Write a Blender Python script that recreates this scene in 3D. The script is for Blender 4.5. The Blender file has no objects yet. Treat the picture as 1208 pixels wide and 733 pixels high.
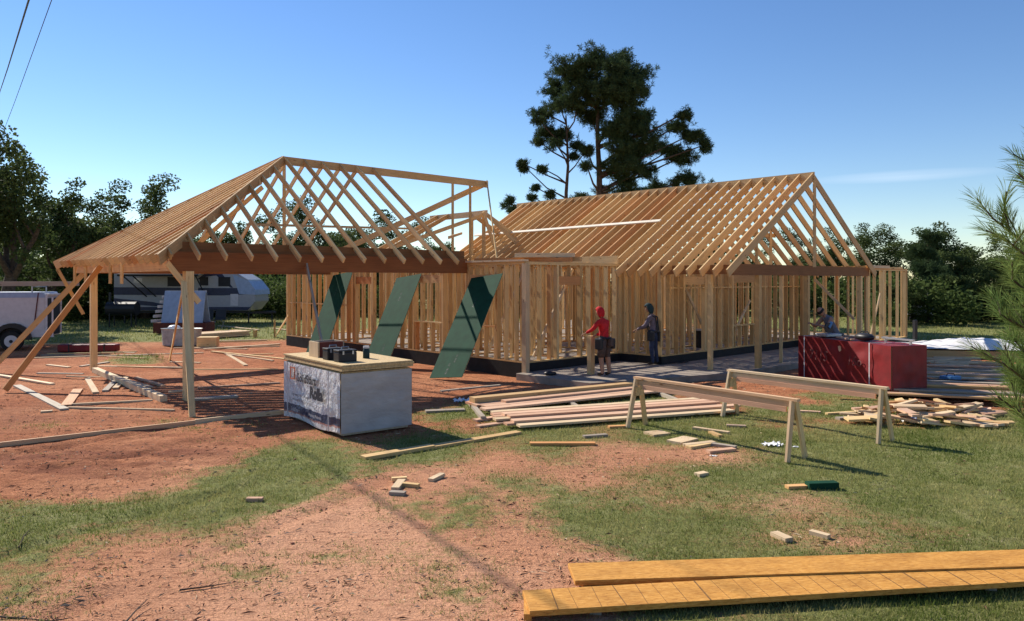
import bpy, bmesh, math, random
import numpy as np
from mathutils import Vector, Matrix, noise as mnoise
random.seed(7)
C = bpy.context.scene
COL = C.collection
R = math.radians

# ---------------------------------------------------------------- camera, sky, sun, exposure
F, U0, V0, CH = 878.0, 604.0, 330.0, 2.6          # focal (px of the 1208 wide photo), principal column, horizon row, eye height
cam = bpy.data.objects.new('camera', bpy.data.cameras.new('camera')); COL.objects.link(cam)
cam.location = (0, 0, CH); cam.rotation_euler = (R(90), 0, 0)
cam.data.sensor_width = 36; cam.data.lens = 36 * F / 1208
cam.data.shift_y = -36.5 / 1208
cam.data.clip_start = 0.1; cam.data.clip_end = 3000
C.camera = cam

SUN_EL = R(37)
SUN_H = Vector((-0.73, 0.68)).normalized()
SUN = Vector((SUN_H.x * math.cos(SUN_EL), SUN_H.y * math.cos(SUN_EL), math.sin(SUN_EL)))
world = bpy.data.worlds.new('World'); C.world = world; world.use_nodes = True
wn, wl = world.node_tree.nodes, world.node_tree.links
wn.clear()
sky = wn.new('ShaderNodeTexSky'); sky.sky_type = 'NISHITA'; sky.sun_disc = False
sky.sun_elevation = SUN_EL; sky.sun_rotation = math.atan2(SUN_H.x, SUN_H.y)
sky.air_density = 1.0; sky.dust_density = 0.0; sky.ozone_density = 3.0; sky.altitude = 0
tc = wn.new('ShaderNodeTexCoord')
mp = wn.new('ShaderNodeMapping'); mp.inputs['Scale'].default_value = (3.0, 3.0, 60.0)
nz = wn.new('ShaderNodeTexNoise'); nz.inputs['Scale'].default_value = 1.6; nz.inputs['Detail'].default_value = 6
# one thin wisp of cloud low over the trees: a soft ellipse around a sky direction
sub = wn.new('ShaderNodeVectorMath'); sub.operation = 'SUBTRACT'
wd = Vector((460 / F, 1, 122 / F)).normalized(); sub.inputs[1].default_value = wd
sc_ = wn.new('ShaderNodeVectorMath'); sc_.operation = 'MULTIPLY'; sc_.inputs[1].default_value = (9.0, 9.0, 130.0)
ln = wn.new('ShaderNodeVectorMath'); ln.operation = 'LENGTH'
mr = wn.new('ShaderNodeMapRange'); mr.inputs[1].default_value = 1.0; mr.inputs[2].default_value = 0.0; mr.inputs[3].default_value = 0; mr.inputs[4].default_value = 1
mul = wn.new('ShaderNodeMath'); mul.operation = 'MULTIPLY'
mul2 = wn.new('ShaderNodeMath'); mul2.operation = 'MULTIPLY'; mul2.inputs[1].default_value = 0.55
mixc = wn.new('ShaderNodeMix'); mixc.data_type = 'RGBA'; mixc.inputs[7].default_value = (7.5, 8.2, 9.0, 1)
bg = wn.new('ShaderNodeBackground'); bg.inputs['Strength'].default_value = 0.094
out = wn.new('ShaderNodeOutputWorld')
wl.new(tc.outputs['Generated'], mp.inputs[0]); wl.new(mp.outputs[0], nz.inputs[0])
wl.new(tc.outputs['Generated'], sub.inputs[0]); wl.new(sub.outputs[0], sc_.inputs[0]); wl.new(sc_.outputs[0], ln.inputs[0])
wl.new(ln.outputs['Value'], mr.inputs[0]); wl.new(mr.outputs[0], mul.inputs[0]); wl.new(nz.outputs[0], mul.inputs[1])
wl.new(mul.outputs[0], mul2.inputs[0]); wl.new(mul2.outputs[0], mixc.inputs[0])
wl.new(sky.outputs[0], mixc.inputs[6]); hs = wn.new('ShaderNodeHueSaturation'); hs.inputs['Saturation'].default_value = 1.17; hs.inputs['Hue'].default_value = 0.508; wl.new(mixc.outputs[2], hs.inputs['Color']); wl.new(hs.outputs[0], bg.inputs[0]); wl.new(bg.outputs[0], out.inputs[0])

sun = bpy.data.objects.new('sun', bpy.data.lights.new('sun', 'SUN')); COL.objects.link(sun)
sun.data.energy = 5.0; sun.data.angle = R(0.53); sun.data.color = (1.0, 0.93, 0.82)
sun.rotation_euler = (-SUN).to_track_quat('-Z', 'Y').to_euler()
vs = C.view_settings
C.display_settings.display_device = 'sRGB'
vs.view_transform = 'Standard'; vs.look = 'None'; vs.gamma = 1; vs.exposure = 0.62; vs.use_curve_mapping = False

# ---------------------------------------------------------------- helpers
def G(u, v, z=0.0):
    """measured photo point -> point of the place on the level z"""
    Y = F * (CH - z) / (v - V0)
    return Vector(((u - U0) / F * Y, Y, z))
def AT(u, Y, z=0.0):
    return Vector(((u - U0) / F * Y, Y, z))
A2 = Vector((-0.689, 0.725)); B2 = Vector((0.725, 0.689)); C0 = Vector((0.36, 19.7))
def W(a, b, z=0.0):
    p = C0 + A2 * a + B2 * b
    return Vector((p.x, p.y, z))
A3 = Vector((A2.x, A2.y, 0)); B3 = Vector((B2.x, B2.y, 0)); Z3 = Vector((0, 0, 1))

def world_loc(o):
    p = Vector((0, 0, 0))
    while o is not None:
        p += o.location; o = o.parent
    return p
def tag(o, label=None, cat=None, group=None, kind=None):
    if label: o['label'] = label
    if cat: o['category'] = cat
    if group: o['group'] = group
    if kind: o['kind'] = kind
    return o
def thing(name, label, cat, loc=(0, 0, 0), rz=0.0, group=None):
    o = bpy.data.objects.new(name, None); COL.objects.link(o)
    o.empty_display_size = 0.2
    o.location = loc; o.rotation_euler = (0, 0, rz)
    return tag(o, label, cat, group)
def copy_tree(o, parent=None):
    c = o.copy(); COL.objects.link(c); c.parent = parent
    for ch in list(o.children):
        copy_tree(ch, c)
    return c

class MB:
    def __init__(s):
        s.v, s.f, s.uv, s.r, s.mi = [], [], [], [], []
    def _face(s, idx, uvs, mi=0):
        s.f.append(idx); s.uv.extend(uvs); s.mi.append(mi)
    def beam(s, p0, p1, w, h, up=(0, 0, 1), rnd=None, mi=0, cut0=0.0, cut1=0.0):
        """box along p0-p1, w sideways, h along up"""
        p0, p1 = Vector(p0), Vector(p1); d = (p1 - p0); L = d.length; d.normalize()
        up = Vector(up); side = d.cross(up)
        if side.length < 1e-4: side = d.cross(Vector((1, 0, 0)))
        side.normalize(); up = side.cross(d).normalized()
        rnd = random.random() if rnd is None else rnd
        n = len(s.v); o = random.random() * 50
        for (p, c) in ((p0, cut0), (p1, cut1)):
            for (a, b) in ((-1, -1), (1, -1), (1, 1), (-1, 1)):
                s.v.append(p + side * (a * w / 2) + up * (b * h / 2) + d * (c * b)); s.r.append(rnd)
        u0, u1 = o, o + L
        def lf(i, j, wd, off):
            s._face((n + i, n + j, n + 4 + j, n + 4 + i), [(u0, off), (u0, off + wd), (u1, off + wd), (u1, off)], mi)
        lf(1, 0, w, o); lf(2, 1, h, o + w); lf(3, 2, w, o + w + h); lf(0, 3, h, o + 2 * w + h)
        s._face((n, n + 1, n + 2, n + 3), [(o, o), (o + .01, o + w), (o + .02, o + w), (o + .02, o)], mi)
        s._face((n + 7, n + 6, n + 5, n + 4), [(o, o), (o + .01, o + w), (o + .02, o + w), (o + .02, o)], mi)
    def box(s, c, size, rz=0.0, rnd=None, mi=0):
        c = Vector(c); d = Vector((math.cos(rz), math.sin(rz), 0)) * size[0] / 2
        s.beam(c - d, c + d, size[1], size[2], rnd=rnd, mi=mi)
    def prism(s, poly, z0, z1, mi=0, rnd=0.5):
        n = len(s.v); k = len(poly)
        for z in (z0, z1):
            for p in poly: s.v.append(Vector((p[0], p[1], z))); s.r.append(rnd)
        s._face(tuple(n + i for i in reversed(range(k))), [(poly[i][0], poly[i][1]) for i in reversed(range(k))], mi)
        s._face(tuple(n + k + i for i in range(k)), [(poly[i][0], poly[i][1]) for i in range(k)], mi)
        for i in range(k):
            j = (i + 1) % k
            L = (Vector(poly[i][:2]) - Vector(poly[j][:2])).length
            s._face((n + i, n + j, n + k + j, n + k + i), [(0, z0), (L, z0), (L, z1), (0, z1)], mi)
    def extrude(s, prof, origin, ex, ez, ey, depth, mi=0, rnd=0.5):
        """profile (x,z) in the plane ex,ez pushed along ey by depth"""
        n = len(s.v); k = len(prof); origin = Vector(origin)
        for t in (0, depth):
            for x, z in prof: s.v.append(origin + Vector(ex) * x + Vector(ez) * z + Vector(ey) * t); s.r.append(rnd)
        s._face(tuple(n + i for i in range(k)), list(prof), mi)
        s._face(tuple(n + k + i for i in reversed(range(k))), list(reversed(prof)), mi)
        for i in range(k):
            j = (i + 1) % k
            s._face((n + j, n + i, n + k + i, n + k + j), [(0, 0), (.1, 0), (.1, .1), (0, .1)], mi)
    def tube(s, pts, rad, n=8, rnd=0.5, mi=0, cap=True):
        pts = [Vector(p) for p in pts]; m = len(pts)
        if not hasattr(rad, '__len__'): rad = [rad] * m
        base = len(s.v); prev = None; acc = 0
        for i, p in enumerate(pts):
            d = (pts[min(i + 1, m - 1)] - pts[max(i - 1, 0)]).normalized()
            if prev is None:
                x = d.orthogonal().normalized()
            else:
                x = (prev - d * prev.dot(d))
                x = x.normalized() if x.length > 1e-6 else d.orthogonal().normalized()
            prev = x; y = d.cross(x)
            for k in range(n):
                t = 2 * math.pi * k / n
                s.v.append(p + (x * math.cos(t) + y * math.sin(t)) * rad[i]); s.r.append(rnd)
        for i in range(m - 1):
            L = (pts[i + 1] - pts[i]).length
            for k in range(n):
                k2 = (k + 1) % n
                s._face((base + i * n + k, base + i * n + k2, base + (i + 1) * n + k2, base + (i + 1) * n + k),
                        [(acc, k / n), (acc, (k + 1) / n), (acc + L, (k + 1) / n), (acc + L, k / n)], mi)
            acc += L
        if cap:
            s._face(tuple(base + k for k in reversed(range(n))), [(0, 0)] * n, mi)
            s._face(tuple(base + (m - 1) * n + k for k in range(n)), [(0, 0)] * n, mi)
    def disc(s, c, axis, r, h, n=20, mi=0):
        c = Vector(c); ax = Vector(axis).normalized()
        s.tube([c - ax * h / 2, c + ax * h / 2], r, n=n, mi=mi)
    def ellipsoid(s, c, r, rz=0, nu=12, nv=8, mi=0, rot=None):
        n = len(s.v); c = Vector(c)
        M = rot if rot is not None else Matrix.Rotation(rz, 3, 'Z')
        for j in range(nv + 1):
            ph = math.pi * j / nv
            for i in range(nu):
                th = 2 * math.pi * i / nu
                s.v.append(c + M @ Vector((r[0] * math.sin(ph) * math.cos(th), r[1] * math.sin(ph) * math.sin(th), r[2] * math.cos(ph)))); s.r.append(.5)
        for j in range(nv):
            for i in range(nu):
                i2 = (i + 1) % nu
                s._face((n + j * nu + i, n + (j + 1) * nu + i, n + (j + 1) * nu + i2, n + j * nu + i2), [(0, 0)] * 4, mi)
    def build(s, name, mat, parent=None, smooth=False, bevel=0.0, local=False, mats=None):
        me = bpy.data.meshes.new(name)
        off = Vector((0, 0, 0)) if (parent is None or local) else world_loc(parent)
        me.from_pydata([tuple(p - off) for p in s.v], [], s.f)
        uvl = me.uv_layers.new(name='UVMap')
        uvl.data.foreach_set('uv', np.array(s.uv, dtype=np.float32).ravel())
        at = me.attributes.new('rnd', 'FLOAT', 'POINT'); at.data.foreach_set('value', np.array(s.r, dtype=np.float32))
        for m_ in (mats or [mat]): me.materials.append(m_)
        if mats: me.polygons.foreach_set('material_index', s.mi)
        if smooth: me.polygons.foreach_set('use_smooth', [True] * len(me.polygons))
        o = bpy.data.objects.new(name, me); COL.objects.link(o)
        if parent is not None: o.parent = parent
        if bevel:
            b = o.modifiers.new('bevel', 'BEVEL'); b.width = bevel; b.segments = 2; b.limit_method = 'ANGLE'
        return o

# ---------------------------------------------------------------- materials
def newmat(name):
    m = bpy.data.materials.new(name); m.use_nodes = True
    nt = m.node_tree; b = nt.nodes['Principled BSDF']
    return m, nt, b
def N(nt, typ, **kw):
    n = nt.nodes.new(typ)
    for k, v in kw.items():
        if k.startswith('i_'):
            key = k[2:]; key = int(key) if key.isdigit() else key.replace('_', ' ')
            n.inputs[key].default_value = v
        else: setattr(n, k, v)
    return n
def ramp(nt, fac, stops):
    r = N(nt, 'ShaderNodeValToRGB'); e = r.color_ramp.elements
    while len(e) < len(stops): e.new(0.5)
    for el, (p, c) in zip(e, stops):
        el.position = p; el.color = tuple(c) + (1,) if len(c) == 3 else c
    nt.links.new(fac, r.inputs[0]); return r.outputs[0]
def mix(nt, fac, a, b, mode='MIX'):
    n = N(nt, 'ShaderNodeMix', data_type='RGBA', blend_type=mode)
    for sock, x in ((n.inputs[0], fac), (n.inputs[6], a), (n.inputs[7], b)):
        if hasattr(x, 'links'): nt.links.new(x, sock)
        elif hasattr(x, '__len__'): sock.default_value = tuple(x) + (1,) if len(x) == 3 else x
        else: sock.default_value = x
    return n.outputs[2]
def math_(nt, op, a, b=0.0):
    n = N(nt, 'ShaderNodeMath', operation=op)
    for sock, x in ((n.inputs[0], a), (n.inputs[1], b)):
        if hasattr(x, 'links'): nt.links.new(x, sock)
        else: sock.default_value = x
    return n.outputs[0]
def noise_t(nt, vec, scale, detail=4, rough=0.55):
    n = N(nt, 'ShaderNodeTexNoise', i_Scale=scale, i_Detail=detail, i_Roughness=rough)
    if vec is not None: nt.links.new(vec, n.inputs['Vector'])
    return n.outputs[0]
def bump(nt, b, h, strength=0.3, dist=0.02):
    n = N(nt, 'ShaderNodeBump', i_Strength=strength, i_Distance=dist)
    nt.links.new(h, n.inputs['Height']); nt.links.new(n.outputs[0], b.inputs['Normal'])
def coords(nt, which='Object'):
    return N(nt, 'ShaderNodeTexCoord').outputs[which]
def scaled(nt, vec, s):
    n = N(nt, 'ShaderNodeMapping'); n.inputs['Scale'].default_value = s
    nt.links.new(vec, n.inputs[0]); return n.outputs[0]
def attr(nt, name, out=2):
    n = N(nt, 'ShaderNodeAttribute', attribute_name=name); return n.outputs[out]

def wood(name, light, dark, grain=0.5, rough=0.75, knots=True):
    m, nt, b = newmat(name)
    uv = coords(nt, 'UV'); rn = attr(nt, 'rnd')
    mid = tuple((p + q) / 2 for p, q in zip(light, dark)); red = (dark[0] * 1.12, dark[1] * .84, dark[2] * .72); hi = tuple(min(.8, p * 1.1) for p in light)
    base = ramp(nt, rn, [(0.0, dark), (0.35, mid), (0.7, light), (0.85, hi), (0.97, red)])
    g = noise_t(nt, scaled(nt, uv, (0.9, 26, 1)), 1.6, 5, 0.6)
    gcol = ramp(nt, g, [(0.3, (0.62, 0.55, 0.48)), (0.6, (1.05, 1.05, 1.05))])
    col = mix(nt, grain, base, gcol, 'MULTIPLY')
    blotch = noise_t(nt, scaled(nt, uv, (1.2, 3, 1)), 1.3, 3)
    col = mix(nt, 0.35, col, ramp(nt, blotch, [(0.35, (0.72, 0.66, 0.6)), (0.65, (1.12, 1.1, 1.06))]), 'MULTIPLY')
    if knots:
        vo = N(nt, 'ShaderNodeTexVoronoi', i_Scale=1.0); nt.links.new(scaled(nt, uv, (2.2, 9, 1)), vo.inputs['Vector'])
        k = ramp(nt, vo.outputs['Distance'], [(0.06, (0.25, 0.13, 0.06)), (0.14, (1, 1, 1))])
        col = mix(nt, 0.8, col, k, 'MULTIPLY')
    nt.links.new(col, b.inputs['Base Color']); b.inputs['Roughness'].default_value = rough
    b.inputs['Specular IOR Level'].default_value = 0.25
    bump(nt, b, g, 0.15, 0.004)
    return m
def plain(name, col, rough=0.6, metal=0.0, var=0.25, scale=6.0, spec=0.3, bumps=0.0):
    m, nt, b = newmat(name)
    n1 = noise_t(nt, coords(nt), scale, 5)
    c = mix(nt, 1.0, col, ramp(nt, n1, [(0.3, (1 - var,) * 3), (0.7, (1 + var * .4,) * 3)]), 'MULTIPLY')
    nt.links.new(c, b.inputs['Base Color'])
    b.inputs['Roughness'].default_value = rough; b.inputs['Metallic'].default_value = metal
    b.inputs['Specular IOR Level'].default_value = spec
    if bumps: bump(nt, b, n1, bumps, 0.02)
    return m
M = {}
M['lumber'] = wood('lumber', (0.73, 0.52, 0.255), (0.53, 0.335, 0.14))
M['rafter'] = wood('rafter_lumber', (0.65, 0.45, 0.225), (0.47, 0.285, 0.125))
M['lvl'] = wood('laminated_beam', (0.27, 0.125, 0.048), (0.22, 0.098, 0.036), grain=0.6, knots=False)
M['pale'] = wood('pale_lumber', (0.68, 0.52, 0.33), (0.52, 0.38, 0.23))
M['pink'] = wood('pinkish_lumber', (0.66, 0.43, 0.29), (0.52, 0.30, 0.19))
M['grey_wood'] = wood('weathered_lumber', (0.42, 0.36, 0.28), (0.30, 0.25, 0.2))
def strand_plank():
    m, nt, b = newmat('strand_plank')
    uv = coords(nt, 'UV'); st = noise_t(nt, scaled(nt, uv, (9, 42, 1)), 1.5, 4, .7); bl = noise_t(nt, scaled(nt, uv, (1.3, 4, 1)), 1.4, 5, .6); sp = noise_t(nt, scaled(nt, uv, (16, 22, 1)), 2.2, 2)
    c = ramp(nt, st, [(.3, (.33, .135, .028)), (.5, (.54, .255, .052)), (.7, (.66, .36, .105))])
    c = mix(nt, .8, c, ramp(nt, bl, [(.3, (.62, .56, .5)), (.55, (1, 1, 1)), (.8, (1.12, 1.1, 1.05))]), 'MULTIPLY')
    c = mix(nt, .7, c, ramp(nt, sp, [(.66, (1, 1, 1)), (.72, (.42, .34, .28))]), 'MULTIPLY')
    nt.links.new(c, b.inputs['Base Color']); b.inputs['Roughness'].default_value = .75; b.inputs['Specular IOR Level'].default_value = .2; bump(nt, b, st, .25, .006); return m
M['yellow'] = strand_plank()
M['yellow_plain'] = wood('yellow_engineered_lumber', (0.58, 0.305, 0.075), (0.50, 0.245, 0.055), grain=0.9, knots=False)
M['osb'] = plain('strand_board', (0.56, 0.40, 0.2), 0.8, var=0.4, scale=30)
M['bark'] = plain('bark', (0.10, 0.07, 0.05), 0.95, var=0.6, scale=9, bumps=0.6)
M['concrete'] = plain('concrete', (0.28, 0.23, 0.185), 0.9, var=0.3, scale=3, bumps=0.1)
M['membrane'] = plain('black_membrane', (0.012, 0.012, 0.014), 0.7, var=0.5, scale=5)
M['green'] = plain('shaded_green_sheathing', (0.009, 0.052, 0.027), 0.8, var=0.25, scale=4, spec=0.12)  # green darkened overall, so the panels' cast shade sits in the colour
M['green_edge'] = plain('green_panel_edge', (0.32, 0.24, 0.13), 0.8)
M['black'] = plain('black_plastic', (0.02, 0.02, 0.023), 0.45)
M['rubber'] = plain('tyre_rubber', (0.02, 0.02, 0.02), 0.85)
M['steel'] = plain('grey_steel', (0.42, 0.43, 0.44), 0.4, 0.7)
M['galv'] = plain('galvanised_tub', (0.42, 0.43, 0.42), 0.6, 0.2, var=0.35)
M['white'] = plain('white_paint', (0.56, 0.53, 0.53), 0.4, var=0.12)
M['white_sheet'] = plain('white_sheet', (0.72, 0.70, 0.68), 0.6, var=0.15, scale=2)
M['rv_shaded_white'] = plain('shaded_trailer_white', (0.33, 0.33, 0.34), 0.35, var=0.1)  # white lowered to grey, standing in for the tree shade
M['navy'] = plain('navy_stripe', (0.02, 0.03, 0.07), 0.35)
M['glass'] = plain('dark_glass', (0.012, 0.014, 0.02), 0.35, spec=0.2)
M['slate'] = plain('blue_grey_roofing', (0.30, 0.38, 0.52), 0.5, var=0.15, scale=5)
M['barn_red'] = plain('dark_red_paint', (0.12, 0.03, 0.022), 0.8)
M['red_wrap'] = plain('red_wrap', (0.19, 0.006, 0.008), 0.55, var=0.35, scale=3, bumps=0.35, spec=0.4)
M['red_text'] = plain('faded_spray_paint', (0.16, 0.05, 0.045), 0.7)
M['strap'] = plain('white_strap', (0.62, 0.60, 0.60), 0.5)
M['red_cloth'] = plain('red_cloth', (0.50, 0.016, 0.02), 0.9, var=0.3, scale=12, bumps=1.0)
M['mauve_cloth'] = plain('mauve_grey_cloth', (0.16, 0.125, 0.15), 0.9, var=0.3, scale=12, bumps=1.0)
M['slate_cloth'] = plain('slate_cloth', (0.14, 0.15, 0.19), 0.9, var=0.3, scale=12, bumps=1.0)
M['denim'] = plain('dark_denim', (0.035, 0.045, 0.085), 0.9, var=0.4, scale=15, bumps=1.0)
M['brown_cloth'] = plain('brown_cloth', (0.09, 0.06, 0.05), 0.9, var=0.4, scale=15, bumps=1.0)
M['teal_cloth'] = plain('dark_teal_cloth', (0.02, 0.045, 0.05), 0.9)
M['skin'] = plain('skin', (0.36, 0.19, 0.12), 0.6, var=0.1)
M['boot'] = plain('boot_leather', (0.05, 0.032, 0.022), 0.7)
M['hair'] = plain('dark_hair', (0.015, 0.011, 0.009), 0.7)
M['blue'] = plain('blue_plastic', (0.08, 0.22, 0.42), 0.5)
M['plastic_film'] = plain('white_plastic_film', (0.78, 0.78, 0.78), 0.3, var=0.1)
M['cable'] = plain('cable', (0.03, 0.03, 0.033), 0.6)
M['ink'] = plain('printed_ink', (0.04, 0.04, 0.05), 0.6)
M['orange_ink'] = plain('orange_ink', (0.55, 0.16, 0.08), 0.6)

def leafmat(name, a, b_, trans=0.25, rough=0.75):
    m, nt, b = newmat(name)
    c = mix(nt, attr(nt, 'rnd'), a, b_)
    nt.links.new(c, b.inputs['Base Color']); b.inputs['Roughness'].default_value = rough
    b.inputs['Specular IOR Level'].default_value = 0.08
    tr = N(nt, 'ShaderNodeBsdfTranslucent'); nt.links.new(c, tr.inputs[0])
    ms = N(nt, 'ShaderNodeMixShader'); ms.inputs[0].default_value = trans
    nt.links.new(b.outputs[0], ms.inputs[1]); nt.links.new(tr.outputs[0], ms.inputs[2])
    nt.links.new(ms.outputs[0], nt.nodes['Material Output'].inputs[0]); return m
M['oak_leaf'] = leafmat('oak_leaf', (0.038, 0.062, 0.020), (0.10, 0.125, 0.04), .35)
M['bush_leaf'] = leafmat('bush_leaf', (0.04, 0.068, 0.02), (0.105, 0.14, 0.038), .35)
M['pine_needle'] = leafmat('pine_needle', (0.028, 0.055, 0.024), (0.075, 0.11, 0.042), 0.2)
M['near_needle'] = leafmat('near_needle', (0.085, 0.155, 0.04), (0.24, 0.31, 0.09), 0.35)
M['blade'] = leafmat('grass_blade', (0.12, 0.16, 0.03), (0.45, 0.39, 0.16), 0.35)

def ground_mat():
    m, nt, b = newmat('ground')
    co = coords(nt)
    n1 = noise_t(nt, co, 0.35, 6); n2 = noise_t(nt, co, 3.0, 6, 0.65); n3 = noise_t(nt, co, 22.0, 5, 0.7)
    trk = noise_t(nt, scaled(nt, co, (0.5, 5.0, 1)), 1.0, 5, 0.65)
    d = ramp(nt, n1, [(0.35, (0.43, 0.158, 0.070)), (0.65, (0.59, 0.272, 0.138))])
    d = mix(nt, 0.75, d, ramp(nt, n2, [(0.3, (0.66, 0.6, 0.56)), (0.65, (1.15, 1.15, 1.15))]), 'MULTIPLY')
    d = mix(nt, 0.7, d, ramp(nt, n3, [(0.3, (0.6, 0.55, 0.52)), (0.6, (1.12, 1.12, 1.12))]), 'MULTIPLY')
    d = mix(nt, 0.5, d, ramp(nt, trk, [(0.38, (0.62, 0.56, 0.53)), (0.56, (1.06, 1.06, 1.06))]), 'MULTIPLY')
    pale = attr(nt, 'sand'); d = mix(nt, pale, d, (0.68, 0.365, 0.215))
    n4 = noise_t(nt, scaled(nt, co, (1, 1.6, 1)), 55.0, 4, 0.75)
    d = mix(nt, 0.75, d, ramp(nt, n4, [(0.36, (0.40, 0.32, 0.29)), (0.56, (1.12, 1.12, 1.12))]), 'MULTIPLY')
    crk = noise_t(nt, scaled(nt, co, (2.2, 9.0, 1)), 2.2, 5, 0.7)
    d = mix(nt, 0.7, d, ramp(nt, crk, [(0.36, (0.45, 0.36, 0.33)), (0.46, (1.04, 1.04, 1.04))]), 'MULTIPLY')
    d = mix(nt, attr(nt, 'wet'), d, (0.19, 0.062, 0.034))
    gr = ramp(nt, n2, [(0.3, (0.125, 0.15, 0.04)), (0.55, (0.22, 0.225, 0.08)), (0.8, (0.37, 0.32, 0.16))])
    gr = mix(nt, 0.6, gr, ramp(nt, n3, [(0.3, (0.5, 0.5, 0.5)), (0.65, (1.25, 1.25, 1.2))]), 'MULTIPLY')
    gm = attr(nt, 'grass')
    edge = math_(nt, 'ADD', gm, math_(nt, 'MULTIPLY', math_(nt, 'SUBTRACT', n3, 0.5), 1.1))
    edge = math_(nt, 'ADD', edge, math_(nt, 'MULTIPLY', math_(nt, 'SUBTRACT', n2, 0.5), 0.9))
    fac = ramp(nt, edge, [(0.30, (0, 0, 0)), (0.82, (1, 1, 1))])
    col = mix(nt, fac, d, gr)
    nt.links.new(col, b.inputs['Base Color']); b.inputs['Roughness'].default_value = 0.95
    b.inputs['Specular IOR Level'].default_value = 0.1
    h = math_(nt, 'ADD', math_(nt, 'MULTIPLY', n3, 0.9), math_(nt, 'ADD', math_(nt, 'ADD', n2, trk), math_(nt, 'MULTIPLY', n4, .5)))
    bump(nt, b, h, 0.8, 0.06)
    return m
M['ground'] = ground_mat()

# ---------------------------------------------------------------- ground
rs = np.random.RandomState(3)
def vnoise(x, y, seed=0):
    """value noise on arrays"""
    xi, yi = np.floor(x).astype(np.int64), np.floor(y).astype(np.int64)
    fx, fy = x - xi, y - yi
    fx, fy = fx * fx * (3 - 2 * fx), fy * fy * (3 - 2 * fy)
    def h(a, b):
        n = (a * 374761393 + b * 668265263 + seed * 974711) & 0x7fffffff
        n = ((n ^ (n >> 13)) * 1274126177) & 0x7fffffff
        return ((n ^ (n >> 16)) & 0xffff) / 65535.0
    return (h(xi, yi) * (1 - fx) + h(xi + 1, yi) * fx) * (1 - fy) + (h(xi, yi + 1) * (1 - fx) + h(xi + 1, yi + 1) * fx) * fy
def fbm(x, y, seed=0, oct=4):
    s, a, t = 0, 1.0, 0
    for k in range(oct):
        s = s + a * vnoise(x * 2 ** k, y * 2 ** k, seed + k); t += a; a *= 0.55
    return s / t
def inpoly(x, y, poly):
    c = np.zeros(x.shape, bool); n = len(poly)
    for i in range(n):
        x1, y1 = poly[i]; x2, y2 = poly[(i + 1) % n]
        if y1 == y2: continue
        k = ((y1 > y) != (y2 > y)) & (x < (x2 - x1) * (y - y1) / (y2 - y1) + x1)
        c ^= k
    return c
def gp(*px): return [tuple(G(u, v).xy) for u, v in px]
LAWN_R = gp((500, 492), (545, 474), (600, 466), (690, 470), (900, 470), (960, 478), (1240, 484), (1500, 500), (1900, 760), (800, 900), (700, 735), (770, 668), (700, 640),
            (640, 620), (600, 585), (555, 555), (520, 545), (470, 555), (430, 545), (490, 515))
LAWN_L = gp((-60, 600), (120, 590), (200, 578), (280, 548), (330, 522), (430, 515), (440, 545), (370, 592), (300, 618), (180, 628), (60, 640), (25, 690), (-60, 720))
PATCHES = [gp((485, 590), (545, 582), (560, 625), (505, 630)), gp((535, 665), (600, 660), (640, 700), (600, 725), (530, 715)),
           gp((225, 632), (330, 625), (320, 650), (250, 655)), gp((340, 655), (380, 662), (360, 672)), gp((440, 652), (475, 655), (460, 668)),
           gp((120, 415), (185, 418), (190, 428), (140, 430)), gp((700, 470), (790, 452), (830, 458), (700, 490)), gp((960, 455), (1090, 470), (1150, 475), (960, 480))]
FAR_L = [(-60, 60), (-60, 27), (-23, 27), (-19.5, 30), (-14, 31.5), (-9.5, 32), (-8, 36), (-6, 60)]
FAR_R = [(14, 60), (13.5, 29), (17, 26.5), (30, 24), (60, 22), (60, 60)]
def grass_mask(x, y):
    acc = 0
    for (dx, dy, s_) in ((0, 0, 11), (.28, .1, 12), (-.2, .26, 13), (-.1, -.3, 14), (.34, -.2, 15)):
        acc = acc + grass_mask1(x + dx, y + dy, s_)
    return acc / 5
def grass_mask1(x, y, sd):
    wx = x + (fbm(x * 0.9, y * 0.9, 11) - .5) * 1.6 + (fbm(x * 3.1, y * 3.1, sd) - .5) * .9; wy = y + (fbm(x * 0.9, y * 0.9, 23) - .5) * 1.6 + (fbm(x * 3.1, y * 3.1, sd + 40) - .5) * .9
    g = np.zeros(x.shape)
    for p in [LAWN_R, LAWN_L, FAR_L, FAR_R] + PATCHES:
        g = np.maximum(g, inpoly(wx, wy, p) * 1.0)
    g = np.where(y > 44, 1.0, g)
    # worn places in the lawns
    n = fbm(x * 0.55, y * 0.8, 41); n2 = fbm(x * 2.1, y * 2.6, 57, 3)
    near = (y < 24)
    g = g * np.where(near, np.clip(1.5 - 2.4 * np.clip(n - .5, 0, 1) - 0.8 * n2, 0.25, 1), np.clip(1.3 - .7 * n, 0, 1))
    for (u, v, r) in ((735, 535, .8), (715, 505, .5), (690, 560, .5), (830, 535, .5), (560, 500, .5), (850, 480, .6), (600, 545, .6)):
        c = G(u, v); d = np.sqrt(((x - c.x)) ** 2 + ((y - c.y) * .8) ** 2)
        g = g * np.clip((d - r * .4) / r, 0.1, 1)
    # a few tufts in the bare dirt
    t = fbm(x * 1.3 + 9, y * 1.7, 77, 3)
    g = np.maximum(g, np.where((y < 14) & (t > .66), .55, 0))
    return g
def sand_mask(x, y):
    s = np.clip((fbm(x * .5, y * .5, 91) - .42) * 3, 0, 1)
    near = np.clip((13.5 - y) / 4, 0, 1) * np.clip((x + 6) / 4, 0, 1)
    return np.clip(s * near * .8 + .55 * near, 0, .9)
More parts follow.
